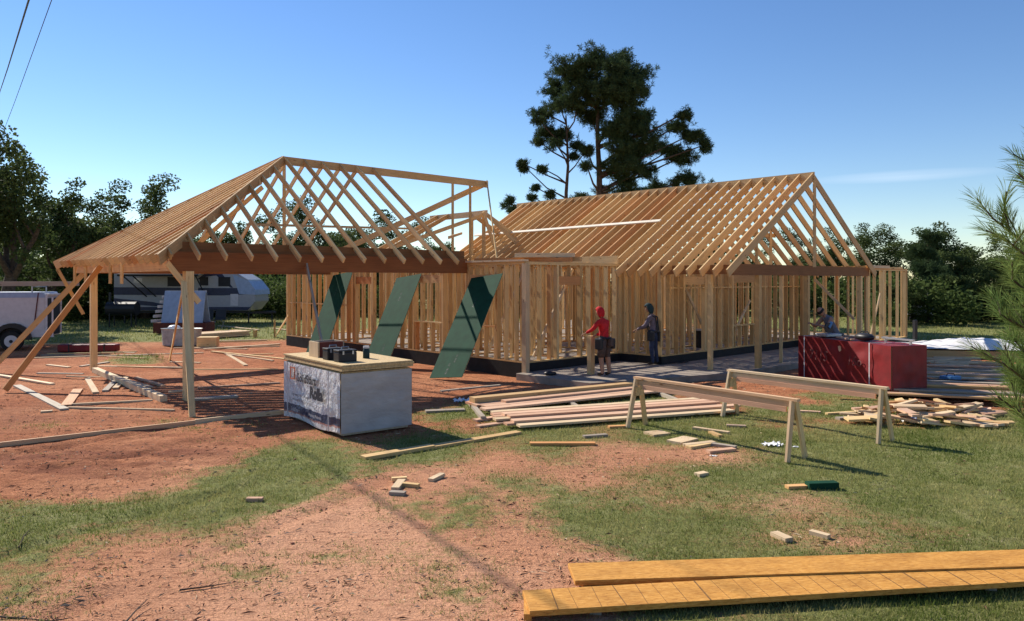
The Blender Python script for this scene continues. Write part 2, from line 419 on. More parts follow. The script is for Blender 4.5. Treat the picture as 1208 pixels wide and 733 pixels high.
def wet_mask(x, y):
    c = G(150, 540); d = ((x - c.x) / 3.4) ** 2 + ((y - c.y) / 1.3) ** 2
    w = np.clip(1.1 - d, 0, 1) * np.clip((fbm(x * 1.1, y * 3.2, 133) - .34) * 3, 0, 1)
    c2 = G(90, 500); d2 = ((x - c2.x) / 6) ** 2 + ((y - c2.y) / 4) ** 2
    w2 = np.clip(1.2 - d2, 0, 1) * np.clip((fbm(x * .6, y * 1.5, 139) - .45) * 2.5, 0, 1)
    return np.clip(np.maximum(np.maximum(w * .85, w2 * .5), rut(x, y) * .55 * np.clip((y - 7) / 4, .25, 1)), 0, .9)
RUTS = [(G(-60, 575), G(340, 500)), (G(-60, 548), G(300, 487)), (G(60, 730), G(470, 560)), (G(-40, 668), G(330, 560))]
def rutd(x, y):
    best = np.full(x.shape, 9.0)
    for p, q in RUTS:
        dx, dy = q.x - p.x, q.y - p.y; L = math.hypot(dx, dy)
        t = ((x - p.x) * dx + (y - p.y) * dy) / L; dd = np.abs((x - p.x) * dy - (y - p.y) * dx) / L + (fbm(x * .8, y * .8, 61) - .5) * .3
        best = np.minimum(best, np.where((t > 0) & (t < L), np.abs(dd), 9))
    return best
def rut(x, y): return np.clip(1 - rutd(x, y) / .16, 0, 1) * np.clip(fbm(x * 1.2, y * 1.2, 63) * 2.4 - .5, 0, 1)
def rutlip(x, y): return np.clip(1 - np.abs(rutd(x, y) - .26) / .12, 0, 1) * np.clip(fbm(x * 2.2, y * 2.2, 67) * 2 - .5, 0, 1)
def height(x, y):
    h = (fbm(x * .4, y * .4, 5) - .5) * .06 + (fbm(x * 2.2, y * 3.0, 6) - .5) * .035
    ruts = np.clip(.35 - np.abs(((x + 8.5) * .35 + (y - 10.5)) % 1.1 - .55), 0, 1) * .10
    c = G(140, 545); k = np.exp(-(((x - c.x) / 3.5) ** 2 + ((y - c.y) / 1.2) ** 2))
    h = h - ruts * k * 1.2 + k * (fbm(x * 5, y * 6, 8) - .5) * .12
    h = h - rut(x, y) * .055 + rutlip(x, y) * .03
    fade = np.clip((y - 45) / 80, 0, 1)
    return h - fade * 0.0 - .02
def axis_pts(lo, hi, step, far, k=1.16):
    pts = list(np.arange(lo, hi, step)); s = step; p = hi
    while p < far: pts.append(p); s *= k; p += s
    s = step; p = lo
    neg = []
    while p > -far: s *= k; p -= s; neg.append(p)
    return np.array(neg[::-1] + pts)
xs = axis_pts(-9, 10, 0.09, 600); ys = axis_pts(4.5, 20, 0.09, 900)
ys = ys[ys > -60]
GX, GY = np.meshgrid(xs, ys)
gz = height(GX, GY)
nx, ny = len(xs), len(ys)
verts = np.stack([GX.ravel(), GY.ravel(), gz.ravel()], 1)
idx = np.arange(nx * ny).reshape(ny, nx)
quads = np.stack([idx[:-1, :-1].ravel(), idx[:-1, 1:].ravel(), idx[1:, 1:].ravel(), idx[1:, :-1].ravel()], 1)
def np_mesh(name, v, faces, mat, attrs={}, smooth=False):
    me = bpy.data.meshes.new(name); k = faces.shape[1]
    me.vertices.add(len(v)); me.vertices.foreach_set('co', v.astype(np.float32).ravel())
    me.loops.add(faces.size); me.loops.foreach_set('vertex_index', faces.astype(np.int32).ravel())
    me.polygons.add(len(faces)); me.polygons.foreach_set('loop_start', np.arange(0, faces.size, k, dtype=np.int32))
    for nme, arr in attrs.items():
        a = me.attributes.new(nme, 'FLOAT', 'POINT'); a.data.foreach_set('value', arr.astype(np.float32).ravel())
    me.materials.append(mat)
    me.update(calc_edges=True)
    me.polygons.foreach_set('use_smooth', [smooth] * len(faces))
    return me
gme = np_mesh('ground', verts, quads, M['ground'], {'grass': grass_mask(GX, GY), 'sand': sand_mask(GX, GY), 'wet': wet_mask(GX, GY)}, True)
ground = bpy.data.objects.new('ground', gme); COL.objects.link(ground); tag(ground, 'bare red dirt building lot with worn grass', 'ground', kind='structure')
def gh(p): return float(height(np.array([p[0]]), np.array([p[1]]))[0])

# grass blades
def blades(n, x0, x1, y0, y1, hmin, hmax, w):
    # denser towards the camera
    t = rs.rand(n); y = y0 + (y1 - y0) * t ** 1.25
    half = .74 * y + .6
    x = (rs.rand(n) * 2 - 1) * half
    g = grass_mask(x, y)
    clump = .35 + 1.0 * fbm(x * 3.2, y * 3.2, 201, 3)
    keep = rs.rand(n) < np.clip(g * clump * 1.05 - .05, .004, 1)
    x, y, g = x[keep], y[keep], g[keep]; m = len(x)
    z = height(x, y)
    ang = rs.rand(m) * 6.283; lean = rs.rand(m) * .9
    h = (hmin + (hmax - hmin) * rs.rand(m) ** 1.8) * (.55 + .6 * g)
    dx, dy = np.cos(ang), np.sin(ang); fa = rs.rand(m) * 6.283
    lx, ly = np.cos(fa) * lean * h, np.sin(fa) * lean * h
    ww = w * (.6 + .8 * rs.rand(m)) * (1 + (y - y0) * .06)
    v = np.empty((m, 3, 3))
    v[:, 0] = np.stack([x - dx * ww, y - dy * ww, z - .004], 1)
    v[:, 1] = np.stack([x + dx * ww, y + dy * ww, z - .004], 1)
    v[:, 2] = np.stack([x + lx, y + ly, z + h], 1)
    c = np.clip(fbm(x * .9, y * .9, 301) * 1.5 - .4 + (rs.rand(m) - .5) * .75, 0, 1)
    return v.reshape(-1, 3), np.repeat(c, 3)
v1, c1 = blades(420000, 0, 0, 5.2, 15, .012, .052, .0034)
v2, c2 = blades(150000, 0, 0, 12, 26, .02, .065, .0055)
v3, c3 = blades(60000, 0, 0, 24, 60, .05, .16, .011)
vv = np.concatenate([v1, v2, v3]); cc = np.concatenate([c1, c2, c3])
go = bpy.data.objects.new('grass', np_mesh('grass', vv, np.arange(len(vv)).reshape(-1, 3), M['blade'], {'rnd': cc}))
COL.objects.link(go); tag(go, 'short patchy lawn grass growing out of the red dirt', 'grass', kind='stuff')
def litter(n):
    t = rs.rand(n); y = 5.3 + 14 * t ** 1.5; x = (rs.rand(n) * 2 - 1) * (.72 * y)
    k = rs.rand(n) < np.clip(1.15 - grass_mask(x, y), .1, 1) * np.clip(fbm(x * 1.5, y * 1.5, 401, 3) * 2.2 - .6, .05, 1); x, y = x[k], y[k]; m = len(x)
    z = height(x, y) + .004; a = rs.rand(m) * 6.283; L = .012 + .05 * rs.rand(m) ** 3; w_ = .0025 + .007 * rs.rand(m) ** 2
    v = np.empty((m, 3, 3)); c, s_ = np.cos(a), np.sin(a)
    v[:, 0] = np.stack([x - c * L, y - s_ * L, z], 1); v[:, 1] = np.stack([x + c * L, y + s_ * L, z + .004], 1); v[:, 2] = np.stack([x - s_ * w_, y + c * w_, z + .004 + .014 * rs.rand(m)], 1)
    return v.reshape(-1, 3), np.repeat(rs.rand(m), 3)
def litter_mat():
    m, nt, b = newmat('ground_litter'); nt.links.new(ramp(nt, attr(nt, 'rnd'), [(0, (.07, .03, .018)), (.45, (.15, .07, .04)), (.6, (.34, .24, .13)), (.9, (.55, .42, .27))]), b.inputs['Base Color']); b.inputs['Roughness'].default_value = .9; return m
lv, lc = litter(26000)
lo = bpy.data.objects.new('ground_litter', np_mesh('ground_litter', lv, np.arange(len(lv)).reshape(-1, 3), litter_mat(), {'rnd': lc})); COL.objects.link(lo)
tag(lo, 'dry grass bits, wood chips and crumbs strewn over the red dirt', 'litter', kind='stuff')
# ---------------------------------------------------------------- house frame
house = thing('house_frame', 'wooden house skeleton of open stud walls and bare rafters on a black edged slab', 'house frame', W(0, 0))
ZS, ZP = 0.38, 3.08           # slab top, plate top
f = MB()
f.prism([W(*p).xy for p in ((0, 0), (-.0, 4), (-1.5, 4), (-1.5, 13), (-3.78, 13), (-3.78, 16.9), (13.5, 16.9), (13.5, 0))][::-1], -.3, ZS - .006)
f.build('foundation', M['membrane'], house)
f = MB()
f.prism([W(*p).xy for p in ((.03, .03), (.03, 4.03), (-1.47, 4.03), (-1.47, 13.03), (-3.75, 13.03), (-3.75, 16.87), (13.47, 16.87), (13.47, .03))][::-1], ZS - .004, ZS)
f.build('floor_slab', M['concrete'], house)
f = MB()
f.prism([W(*p).xy for p in ((-2.55, -.35), (-3.95, 4.2), (-3.95, 12.98), (-1.503, 12.98), (-1.503, 3.995), (-.003, 3.995), (-.003, -.35))][::-1], -.3, .15)
f.build('porch_slab', M['concrete'], house, bevel=.01)

studs = []
plates = MB(); bottoms = MB(); headers = MB(); blocks = MB()
def wall(p0, p1, z1=ZP, sp=.406, dep=.14, gaps=(), skip=0.0, jitter=.012):
    p0, p1 = Vector(p0), Vector(p1); d = p1 - p0; L = d.length; d.normalize()
    P = lambda t, z: W(p0.x + d.x * t, p0.y + d.y * t, z)
    wd = P(1, 0) - P(0, 0)
    zt = z1 - .076
    bottoms.beam(P(0, ZS + .019), P(L, ZS + .019), dep, .038)
    plates.beam(P(0, zt + .019), P(L, zt + .019), dep, .038)
    plates.beam(P(0, zt + .0575), P(L, zt + .0575), dep + .004, .037)
    t = .019
    while t < L:
        hit = None
        for (g0, g1, zh, zsill) in gaps:
            if g0 < t < g1: hit = (g0, g1, zh, zsill)
        tt = min(t + random.uniform(-jitter, jitter), L - .019)
        lo, hi = ZS + .038, zt
        if hit is None:
            if random.random() >= skip: studs.append((P(tt, lo), P(tt, hi), wd, dep))
        else:
            studs.append((P(tt, hit[2] + .24), P(tt, hi), wd, dep))
            if hit[3] > 0: studs.append((P(tt, lo), P(tt, ZS + hit[3]), wd, dep))
        t += sp
    studs.append((P(L - .019, ZS + .038), P(L - .019, zt), wd, dep))
    for (g0, g1, zh, zsill) in gaps:
        hb_ = MB(); hb_.beam(P(g0 - .04, zh + .12), P(g1 + .04, zh + .12), .1, .24); hb_.build('header', M['rafter'], house)
        for e in (g0 - .02, g1 + .02, g0 - .062, g1 + .062): studs.append((P(e, ZS + .038), P(e, zt), wd, dep))
        if zsill > 0: blocks.beam(P(g0, ZS + zsill + .019), P(g1, ZS + zsill + .019), dep, .038)
# outer walls
wall((0, .07), (13.5, .07), gaps=((1.2, 2.3, 2.5, 0.9), (3.6, 5.0, 2.5, .9), (7.4, 8.4, 2.45, 0)))
wall((.07, .15), (.07, 4), gaps=((1.15, 2.05, 2.45, 0),))
wall((-1.43, 4), (-1.43, 13), gaps=((1.2, 2.3, 2.45, 0), (4.0, 5.6, 2.5, .7)))
wall((-1.4, 4.07), (0, 4.07))
wall((-1.5, 12.93), (-3.78, 12.93))
wall((-3.71, 13.0), (-3.71, 16.9), z1=3.0, sp=.74, dep=.10)
wall((-3.6, 16.83), (13.5, 16.83), sp=.61)
wall((13.43, .2), (13.43, 16.7), sp=.61)
# inner walls
for (p, q) in (((3.9, .2), (3.9, 8)), ((0.1, 4.1), (7.0, 4.1)), ((7.0, .2), (7.0, 5.0)), ((2.0, 8.4), (11, 8.4)), ((-1.3, 9.2), (3.5, 9.2)), ((5.5, 8.5), (5.5, 16.7)),
               ((1.9, 4.2), (1.9, 8.3)), ((10.2, .2), (10.2, 8.3)), ((-1, 12.6), (5.4, 12.6)), ((7.1, 2.6), (13, 2.6)), ((.2, 1.7), (6.9, 1.7)), ((1.2, .2), (1.2, 4)), ((2.7, .2), (2.7, 4)), ((5.4, .2), (5.4, 8.3)), ((-1.2, 6.2), (9, 6.2)), ((-.2, 4.2), (-.2, 12.5)), ((-1.2, 10.8), (8, 10.8)), ((8.6, 2.7), (8.6, 12)), ((1.0, 8.5), (1.0, 16.5)), ((-3.5, 14.9), (5, 14.9)), ((12.1, 2.7), (12.1, 8)), ((3.9, 8.5), (3.9, 16.5))):
    wall(p, q, dep=.09, skip=.08)
camp = Vector((0, 0, CH))
studs.sort(key=lambda s: ((s[0] + s[1]) / 2 - camp).length - (s[1] - s[0]).length * 1.2)
rest = MB()
for i, (p, q, wd, dep) in enumerate(studs):
    b = MB() if i < 98 else rest
    nrm = wd.cross(Z3)
    b.beam(p, q, .038, dep, up=nrm)
    if i < 98: b.build('stud', M['lumber'], house)
tag(rest.build('stud', M['lumber'], house), kind='stuff')
plates.build('top_plate', M['lumber'], house); bottoms.build('bottom_plate', M['lumber'], house)
for (a, b_, z) in ((.6, 0.07, 1.7),): pass
for k in range(26):      # blocking between studs of the porch wall and left wall
    if k < 14: a, b_ = -1.43, 4.4 + k * .6; blocks.beam(W(a, b_, 2.35), W(a, b_ + .5, 2.35), .09, .038)
    else: a = 9.0 + (k - 14) * .36; blocks.beam(W(a, .07, 1.7), W(a + .33, .07, 1.7), .09, .038)
blocks.build('blocking', M['lumber'], house)
# temporary diagonal braces inside
for (p, q) in (((.3, 2.2, 2.9), (.3, .6, .5)), ((1.1, 1.0, 2.8), (2.6, 1.0, .45)), ((-1.2, 5.2, 2.9), (-1.2, 6.6, 1.2)), ((-1.3, 8, .5), (-1.3, 9.4, 1.9)),
               ((5.4, .5, 2.9), (7, .5, .5)), ((11.9, .3, .5), (13.2, .3, 2.0)), ((-2, 12.8, 2.6), (-3.4, 12.8, 1.2)), ((-3.5, 14, .6), (-3.5, 15.2, 2.6))):
    b = MB(); b.beam(W(*p), W(*q), .038, .089); b.build('brace', M['pale'], house)

# main gable roof: ridge along A at b = 8.45
RB, RZ, SL = 8.45, 5.86, 0.60
def main_rafter(a, side, b_end, mat=M['rafter'], dep=.22):
    b = MB(); n = Vector((-B3.x * side * -1, -B3.y * side * -1, 0))
    b0 = RB + side * .02; z0 = RZ - SL * .02; z1 = RZ - SL * abs(b_end - RB)
    nrm = (Z3 + B3 * side * SL).normalized()
    p, q = W(a, b0, z0) - nrm * dep / 2, W(a, b_end, z1) - nrm * dep / 2
    b.beam(p, q, .038, dep, up=nrm)
    return b.build('rafter', mat, house)
a = -3.9; k = 0
while a < 9.05:
    lead = a < -.1
    main_rafter(a, -1, 3.45 if lead else 3.95); main_rafter(a, 1, 13.45 if a < -.1 else 13.2)
    a += .406; k += 1
b = MB(); b.beam(W(-3.95, RB, RZ - .10), W(9.1, RB, RZ - .10), .038, .24); b.build('ridge_board', M['rafter'], house)
b = MB(); b.beam(W(-3.95, RB, RZ - .235), W(-3.95, RB, 2.98), .038, .09); b.build('king_post', M['rafter'], house)
b = MB()
for a_ in (-1.4, .2, 1.8, 4.2, 6.7): b.beam(W(a_ + .04, RB - 2.6, 4.15), W(a_ + .04, RB + 2.6, 4.15), .038, .14)
b.build('collar_tie', M['rafter'], house)
b = MB()
for bb in (6.4, 7.4, 9.6, 10.6):
    for a_ in (-1.43, 2.9): b.beam(W(a_, bb, 3.08), W(a_, bb, RZ - SL * abs(bb - RB) - .22), .038, .09)
b.build('gable_stud', M['rafter'], house)
# porch beams and posts
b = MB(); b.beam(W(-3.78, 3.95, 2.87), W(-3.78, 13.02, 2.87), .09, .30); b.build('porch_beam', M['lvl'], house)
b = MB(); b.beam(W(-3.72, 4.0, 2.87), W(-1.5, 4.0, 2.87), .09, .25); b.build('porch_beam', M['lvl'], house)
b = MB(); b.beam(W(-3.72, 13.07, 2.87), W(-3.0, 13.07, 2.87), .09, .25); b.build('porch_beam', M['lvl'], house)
for (aa, bb, w_) in ((-3.1, 3.98, .11), (-3.78, 5.32, .14), (-3.78, 8.3, .14), (-3.78, 12.3, .14)):
    b = MB(); b.beam(W(aa, bb, -.25 if aa > -3.5 else .1), W(aa, bb, 2.72), w_, w_, up=B3); b.build('porch_post', M['lumber'], house)
b = MB(); b.beam(W(-3.6, 7.0, .1), W(-3.6, 7.0, 2.7), .09, .038, up=B3); b.build('porch_post', M['lumber'], house)
# corner doubling and the short post at the front corner
b = MB(); b.beam(W(-.03, -.03, .1), W(-.03, -.03, ZP - .05), .15, .14, up=B3); b.build('corner_post', M['pale'], house)
b = MB(); b.beam(W(-.03, 0, ZP + .03), W(4.0, -.03, ZP + .03), .16, .05); b.build('cap_plate', M['pale'], house)
b = MB(); b.beam(W(0, 3.9, ZP + .12), W(6.9, 3.9, ZP + .12), .05, .24); b.build('header', M['rafter'], house)

# back wing roof: lower ridge along A at b = 4.6
b = MB(); b.beam(W(6.7, 4.6, 5.08), W(10.2, 4.6, 5.08), .038, .22); b.build('ridge_board', M['pale'], house)
a = 6.9
while a < 10.2:
    for sd in (-1, 1):
        e = .3 if sd < 0 else 7.6
        z1 = 5.2 - .5 * abs(e - 4.6)
        nrm = (Z3 + B3 * sd * .5).normalized(); b = MB()
        if sd < 0 and a < 8.6 or sd > 0 and a > 7.8: continue
        b.beam(W(a, 4.6, 5.2) - nrm * .08, W(a, e, z1) - nrm * .08, .038, .16, up=nrm); b.build('rafter', M['rafter'], house)
    a += .7
for (p, q) in (((6.8, 4.5, 5.0), (9.6, 1.4, 3.5)), ((6.9, 4.6, 4.95), (6.9, 4.6, 3.1)), ((6.8, 4.7, 5.0), (5.6, 6.2, 3.2)), ((7.6, 4.6, 4.95), (7.6, 4.6, 3.1)), ((6.7, 4.4, 5.1), (6.7, 5.3, 3.1))):
    b = MB(); b.beam(W(*p), W(*q), .038, .14); b.build('brace', M['rafter'], house)
b = MB(); b.beam(W(4.0, .6, 3.9), W(8.9, 5.2, 4.45), .038, .09); b.build('brace', M['rafter'], house)

# ---------------------------------------------------------------- carport frame
cp = thing('carport_frame', 'open carport frame with hipped bare rafters on posts joined to the house', 'carport frame', W(2.43, -7.81))
A0, A1, B0 = 2.43, 10.1, -8.2
AR, HB, HZ = 6.27, -3.7, 6.19
SF, SH = 0.707, 0.627
def pz(a, b): return min(HZ - SF * abs(a - AR), HZ - SH * max(0, HB - b))
for (aa, bb) in ((2.47, -7.81), (10.0, -7.75)):
    b = MB(); b.beam(W(aa, bb, -.1), W(aa, bb, 2.78), .19 if aa < 5 else .15, .17, up=B3); b.build('post', M['lumber'], cp)
b = MB(); b.beam(W(A0 + .16, -7.81, -.1), W(A0 + .16, -7.81, 2.78), .06, .14, up=B3); b.build('post', M['lumber'], cp)
b = MB(); b.beam(W(10.1, -.1, -.1), W(10.1, -.1, 2.78), .14, .14, up=B3); b.build('post', M['lumber'], cp)
for aa in (A0, A1):
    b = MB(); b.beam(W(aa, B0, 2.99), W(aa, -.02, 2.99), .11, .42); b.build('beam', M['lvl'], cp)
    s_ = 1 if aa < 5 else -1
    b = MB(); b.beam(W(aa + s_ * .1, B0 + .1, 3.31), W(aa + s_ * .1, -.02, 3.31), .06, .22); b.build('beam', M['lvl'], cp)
b = MB(); b.beam(W(A0 + .06, B0 + .05, 2.95), W(A1 - .06, B0 + .05, 2.95), .10, .34); b.build('beam', M['lumber'], cp)
b = MB(); b.beam(W(AR, HB, HZ - .12), W(AR, 4.25, HZ - .12), .038, .24); b.build('ridge_board', M['rafter'], cp)
nF = (Z3 - A3 * SF).normalized(); nK = (Z3 + A3 * SF).normalized(); nH = (Z3 - B3 * SH).normalized()
dep = .14
def crafter(p, q, nrm, mat=None, dep=.14):
    p, q = W(p[0], p[1], pz(*p)), W(q[0], q[1], pz(*q)); b = MB()
    b.beam(p - nrm * dep / 2, q - nrm * dep / 2, .038, dep, up=nrm); b.build('rafter', mat or M['rafter'], cp)
OV = .5; AE, AB, BE = A0 - OV, A1 + OV, -8.6
for k in range(6):
    bb = HB + .02 + k * .6
    crafter((AR - .02, bb), (AE, bb), nF, M['lumber'])
    if k < 5: crafter((AR + .02, bb + .05), (AB, bb + .05), nK)
for k in range(1, 9):
    bb = HB - k * .58
    d = (HB - bb) * SH / SF
    if AR - d - .05 < AE + .1: break
    crafter((AR - d - .03, bb), (AE, bb), nF, M['lumber']); crafter((AR + d + .03, bb), (AB, bb), nK)
aa = AE + .25
while aa < AB - .15:
    top = HB - abs(aa - AR) * SF / SH
    if top - .05 > BE + .1: crafter((aa, top - .03), (aa, BE), nH, None, .22)
    aa += .42
def hip(p):
    b = MB(); q0 = W(AR, HB, HZ + .01); q1 = W(p[0], p[1], pz(*p) + .01)
    b.beam(q0 - Z3 * .11, q1 - Z3 * .12, .038, .24); b.build('hip_rafter', M['rafter'], cp)
hip((AE, BE)); hip((AB, BE))
# valley timber and the props of the ridge end
b = MB(); b.beam(W(AR + .05, 4.1, HZ - .12), W(A1, -.1, 3.42), .038, .2); b.build('valley_rafter', M['rafter'], cp)
for (p, q, w_) in (((AR, 2.6, HZ - .24), (AR, 2.6, 3.1), .09), ((AR, 3.4, HZ - .24), (AR, 3.4, 3.1), .09), ((AR, 4.2, HZ), (3.3, 2.0, 3.15), .09),
                   ((AR, -3.7, HZ - .24), (AR, -3.7, 3.2), .09), ((AR + 2, -6.0, 3.1), (AR - .3, -4.5, 5.2), .12)):
    b = MB(); b.beam(W(*p), W(*q), .038, w_); b.build('prop', M['lumber'], cp)
b = MB(); b.beam(W(A0 + 1.2, -6, 3.95), W(A0 + 2.6, .2, 4.2), .038, .06); b.build('prop', M['rafter'], cp)
# slanting braces of the posts
def brace(p, q, w_=.14, mat='lumber', t=.038, up=(0, 0, 1)):
    b = MB(); b.beam(p, q, t, w_, up=up); b.build('brace', M[mat], cp)
brace(W(9.8, -7.95, 2.9), G(-12, 440, 0) + Vector((0, 0, .05)))
brace(W(7.2, -8.3, 2.95), G(6, 463, 0) + Vector((0, 0, .05)))
brace(G(227, 491) - Vector((0, 0, .05)), W(A0 - .08, -7.95, 2.55), .12, 'lumber', up=B3)
brace(W(A0 + .0, -7.6, 2.1), W(A0 - .1, B0 - .1, 2.95), .12)
brace(AT(217, 17.2, 2.5), G(200, 424) - Vector((0, 0, .05)), .12)
brace(W(A0 - .12, -5.1, 2.95), AT(388, 15.2, .55), .12, 'grey_wood')
brace(W(10.05, -8.0, 1.6), W(10.3, -8.6, 2.9), .09)
for t in (9.2, 8.1, 5.9, 5.0): 
    b = MB(); b.beam(W(t, -8.42, 2.98), W(t, -8.42, 2.5), .05, .06); b.build('brace', M['lumber'], cp)

# ---------------------------------------------------------------- green panels leaning on the wall
def panel(u0, v0, label, skew=.33, H=3.05, top_b=-.15):
    p = G(u0, v0, 0); r = p.xy - C0; a0, b0 = r.dot(A2), r.dot(B2)
    bl = W(a0, b0, .02); lean = abs(top_b - b0)
    up = (B3 * lean + Z3 * math.sqrt(max(.1, H * H - lean * lean)) + A3 * skew).normalized()
    ed = (-A3 - B3 * .0); ed = (ed - up * ed.dot(up)).normalized(); n = ed.cross(up).normalized()
    root = thing('sheathing_panel', label, 'panel', bl, 0, 'green sheathing panels leaning on the wall')
    b = MB(); c = bl + ed * .61
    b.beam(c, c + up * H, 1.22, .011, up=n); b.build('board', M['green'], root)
    b = MB(); b.beam(c - n * .0115, c + up * H - n * .0115, 1.218, .011, up=n); b.build('backing', M['osb'], root)
    for (x, z, s) in ((.3, .25, .10), (.45, .55, .07), (.3, 2.3, .09)):
        cu = bpy.data.curves.new('t', 'FONT'); cu.body = '7/16  11'; cu.size = s; cu.align_x = 'CENTER'
        o = text_mesh(cu, 'lettering', M['ink'], root)
        side = ed; nn = n if n.y < 0 else -n
        Mx = Matrix((up.to_4d(), (-side).to_4d(), nn.to_4d(), (0, 0, 0, 1))).transposed()
        for i in range(3): Mx[3][i] = 0
        Mx.translation = bl + side * (x + .3) + up * z + nn * .0085 - world_loc(root)
        o.matrix_local = Mx
def text_mesh(cu, name, mat, parent):
    tmp = bpy.data.objects.new('tmp', cu); COL.objects.link(tmp)
    dg = bpy.context.evaluated_depsgraph_get(); me = bpy.data.meshes.new_from_object(tmp.evaluated_get(dg))
    bpy.data.objects.remove(tmp); me.materials.clear(); me.materials.append(mat)
    o = bpy.data.objects.new(name, me); COL.objects.link(o); o.parent = parent; return o
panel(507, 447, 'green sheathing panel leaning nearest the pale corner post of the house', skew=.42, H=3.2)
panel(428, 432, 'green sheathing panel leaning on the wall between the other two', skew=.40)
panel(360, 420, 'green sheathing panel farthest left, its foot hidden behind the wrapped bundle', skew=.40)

# ---------------------------------------------------------------- wrapped bundle
def wrapmat():
    m, nt, b = newmat('printed_white_wrap')
    uv = coords(nt, 'UV'); sp = N(nt, 'ShaderNodeSeparateXYZ'); nt.links.new(uv, sp.inputs[0])
    n1 = noise_t(nt, uv, 9, 6, .7); fold = noise_t(nt, scaled(nt, uv, (3, 2.2, 1)), 2.0, 5)
    vv = math_(nt, 'ADD', sp.outputs[1], math_(nt, 'MULTIPLY', math_(nt, 'SUBTRACT', fold, .5), .10))
    band = ramp(nt, vv, [(0.0, (.62, .60, .58)), (.07, (.62, .60, .58)), (.071, (.40, .2, .17)), (.1, (.40, .2, .17)), (.101, (.05, .06, .11)), (.235, (.05, .06, .11)), (.236, (.66, .65, .65))])
    band.node.color_ramp.interpolation = 'CONSTANT'
    pr = noise_t(nt, scaled(nt, uv, (14, 30, 1)), 2.0, 3, .7)
    mk = ramp(nt, pr, [(.60, (1, 1, 1)), (.63, (.28, .28, .3))])
    zone = ramp(nt, noise_t(nt, scaled(nt, uv, (2, 4, 1)), 1.5, 2), [(.50, (0, 0, 0)), (.55, (1, 1, 1))])
    col = mix(nt, zone, band, mix(nt, 1.0, band, mk, 'MULTIPLY'))
    nt.links.new(col, b.inputs['Base Color']); b.inputs['Roughness'].default_value = .32
    bump(nt, b, fold, .8, .12); return m
def shaded_wrap():
    m, nt, b = newmat('shaded_plain_wrap')  # white wrap greyed: the shade of this side is put into the colour
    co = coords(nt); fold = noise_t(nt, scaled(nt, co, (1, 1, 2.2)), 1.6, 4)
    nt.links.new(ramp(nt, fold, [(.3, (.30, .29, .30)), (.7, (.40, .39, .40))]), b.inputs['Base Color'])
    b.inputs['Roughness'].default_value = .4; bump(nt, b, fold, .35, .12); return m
wr = thing('wrapped_bundle', 'pallet of sheet goods in white printed wrap with strand board on top', 'wrapped bundle', G(402, 517))
bo = G(402, 516); dl = Vector((-.62, .785, 0)).normalized(); dr = Vector((.785, .62, 0)); 
def crumple(b_, p, ex, ez, n, w, h, amp, seed, uvs=1, nu=26, nv=14, sag=0.0, mound=0.0):
    base = len(b_.v)
    for j in range(nv + 1):
        for i in range(nu + 1):
            s, t = i / nu, j / nv
            d = mnoise.noise(Vector((s * w * 2.2 + seed, t * h * 2.6, seed))) + .5 * mnoise.noise(Vector((s * w * 6 + seed, t * h * 5, 3 + seed)))
            edge = min(1, 6 * s, 6 * (1 - s), 6 * t + .3, 8 * (1 - t))
            drop = -sag * (math.sin(s * 9 + seed) * .5 + .5) * (1 - t) ** 4
            b_.v.append(p + ex * (s * w) + ez * (t * h + drop) + n * (d * amp * edge + amp * .5 + mound * math.sin(math.pi * s) * math.sin(math.pi * t))); b_.r.append(.5)
    for j in range(nv):
        for i in range(nu):
            q = [(i, j), (i + 1, j), (i + 1, j + 1), (i, j + 1)]
            b_._face(tuple(base + y * (nu + 1) + x for x, y in q), [(x / nu * w, y / nv * h) for x, y in q])
LW, SW, HW = 2.44, 1.34, .97
b = MB(); c_ = bo + dl * LW / 2 + dr * SW / 2
b.beam(bo + dr * SW / 2 + Z3 * .06 + dl * .03, bo + dl * (LW - .03) + dr * SW / 2 + Z3 * .06, SW - .1, .1); b.build('pallet', M['grey_wood'], wr)
b = MB(); b.beam(bo + dr * SW / 2 + Z3 * (.1 + HW / 2) + dl * .02, bo + dl * (LW - .02) + dr * SW / 2 + Z3 * (.1 + HW / 2), SW - .05, HW - .02); b.build('sheet_stack', M['osb'], wr)
b = MB(); crumple(b, bo + dl * LW + Z3 * .06, -dl, Z3, -dr, LW, HW + .02, .024, 2.0, sag=.05); b.build('printed_wrap', wrapmat(), wr, smooth=True)
b = MB(); crumple(b, bo + Z3 * .05, dr, Z3, -dl, SW, HW + .02, .02, 7.0); b.build('plain_wrap', shaded_wrap(), wr, smooth=True)
b = MB(); crumple(b, bo + dr * SW + Z3 * .05, dl, Z3, dr, LW, HW + .02, .02, 9.0); b.build('plain_wrap', M['white_sheet'], wr, smooth=True)
ob = thing('strand_board_sheets', 'loose tan sheets lying on top of the white wrapped bundle', 'sheets', bo + Z3 * 1.08)
b = MB()
for k in range(4):
    o_ = dl * (-.03 + .012 * (k % 2)) + dr * (.0 + .01 * ((k * 7) % 3)) + Z3 * (1.095 + k * .026)
    b.beam(bo + o_ + dr * SW / 2 - dl * .02, bo + o_ + dl * (LW + .05) + dr * SW / 2, SW + .015, .0245)
b.build('sheet', M['osb'], ob)
TOPZ = 1.095 + 3 * .026 + .0125
fm = Matrix((-dl, Z3, -dr)).transposed().to_4x4()
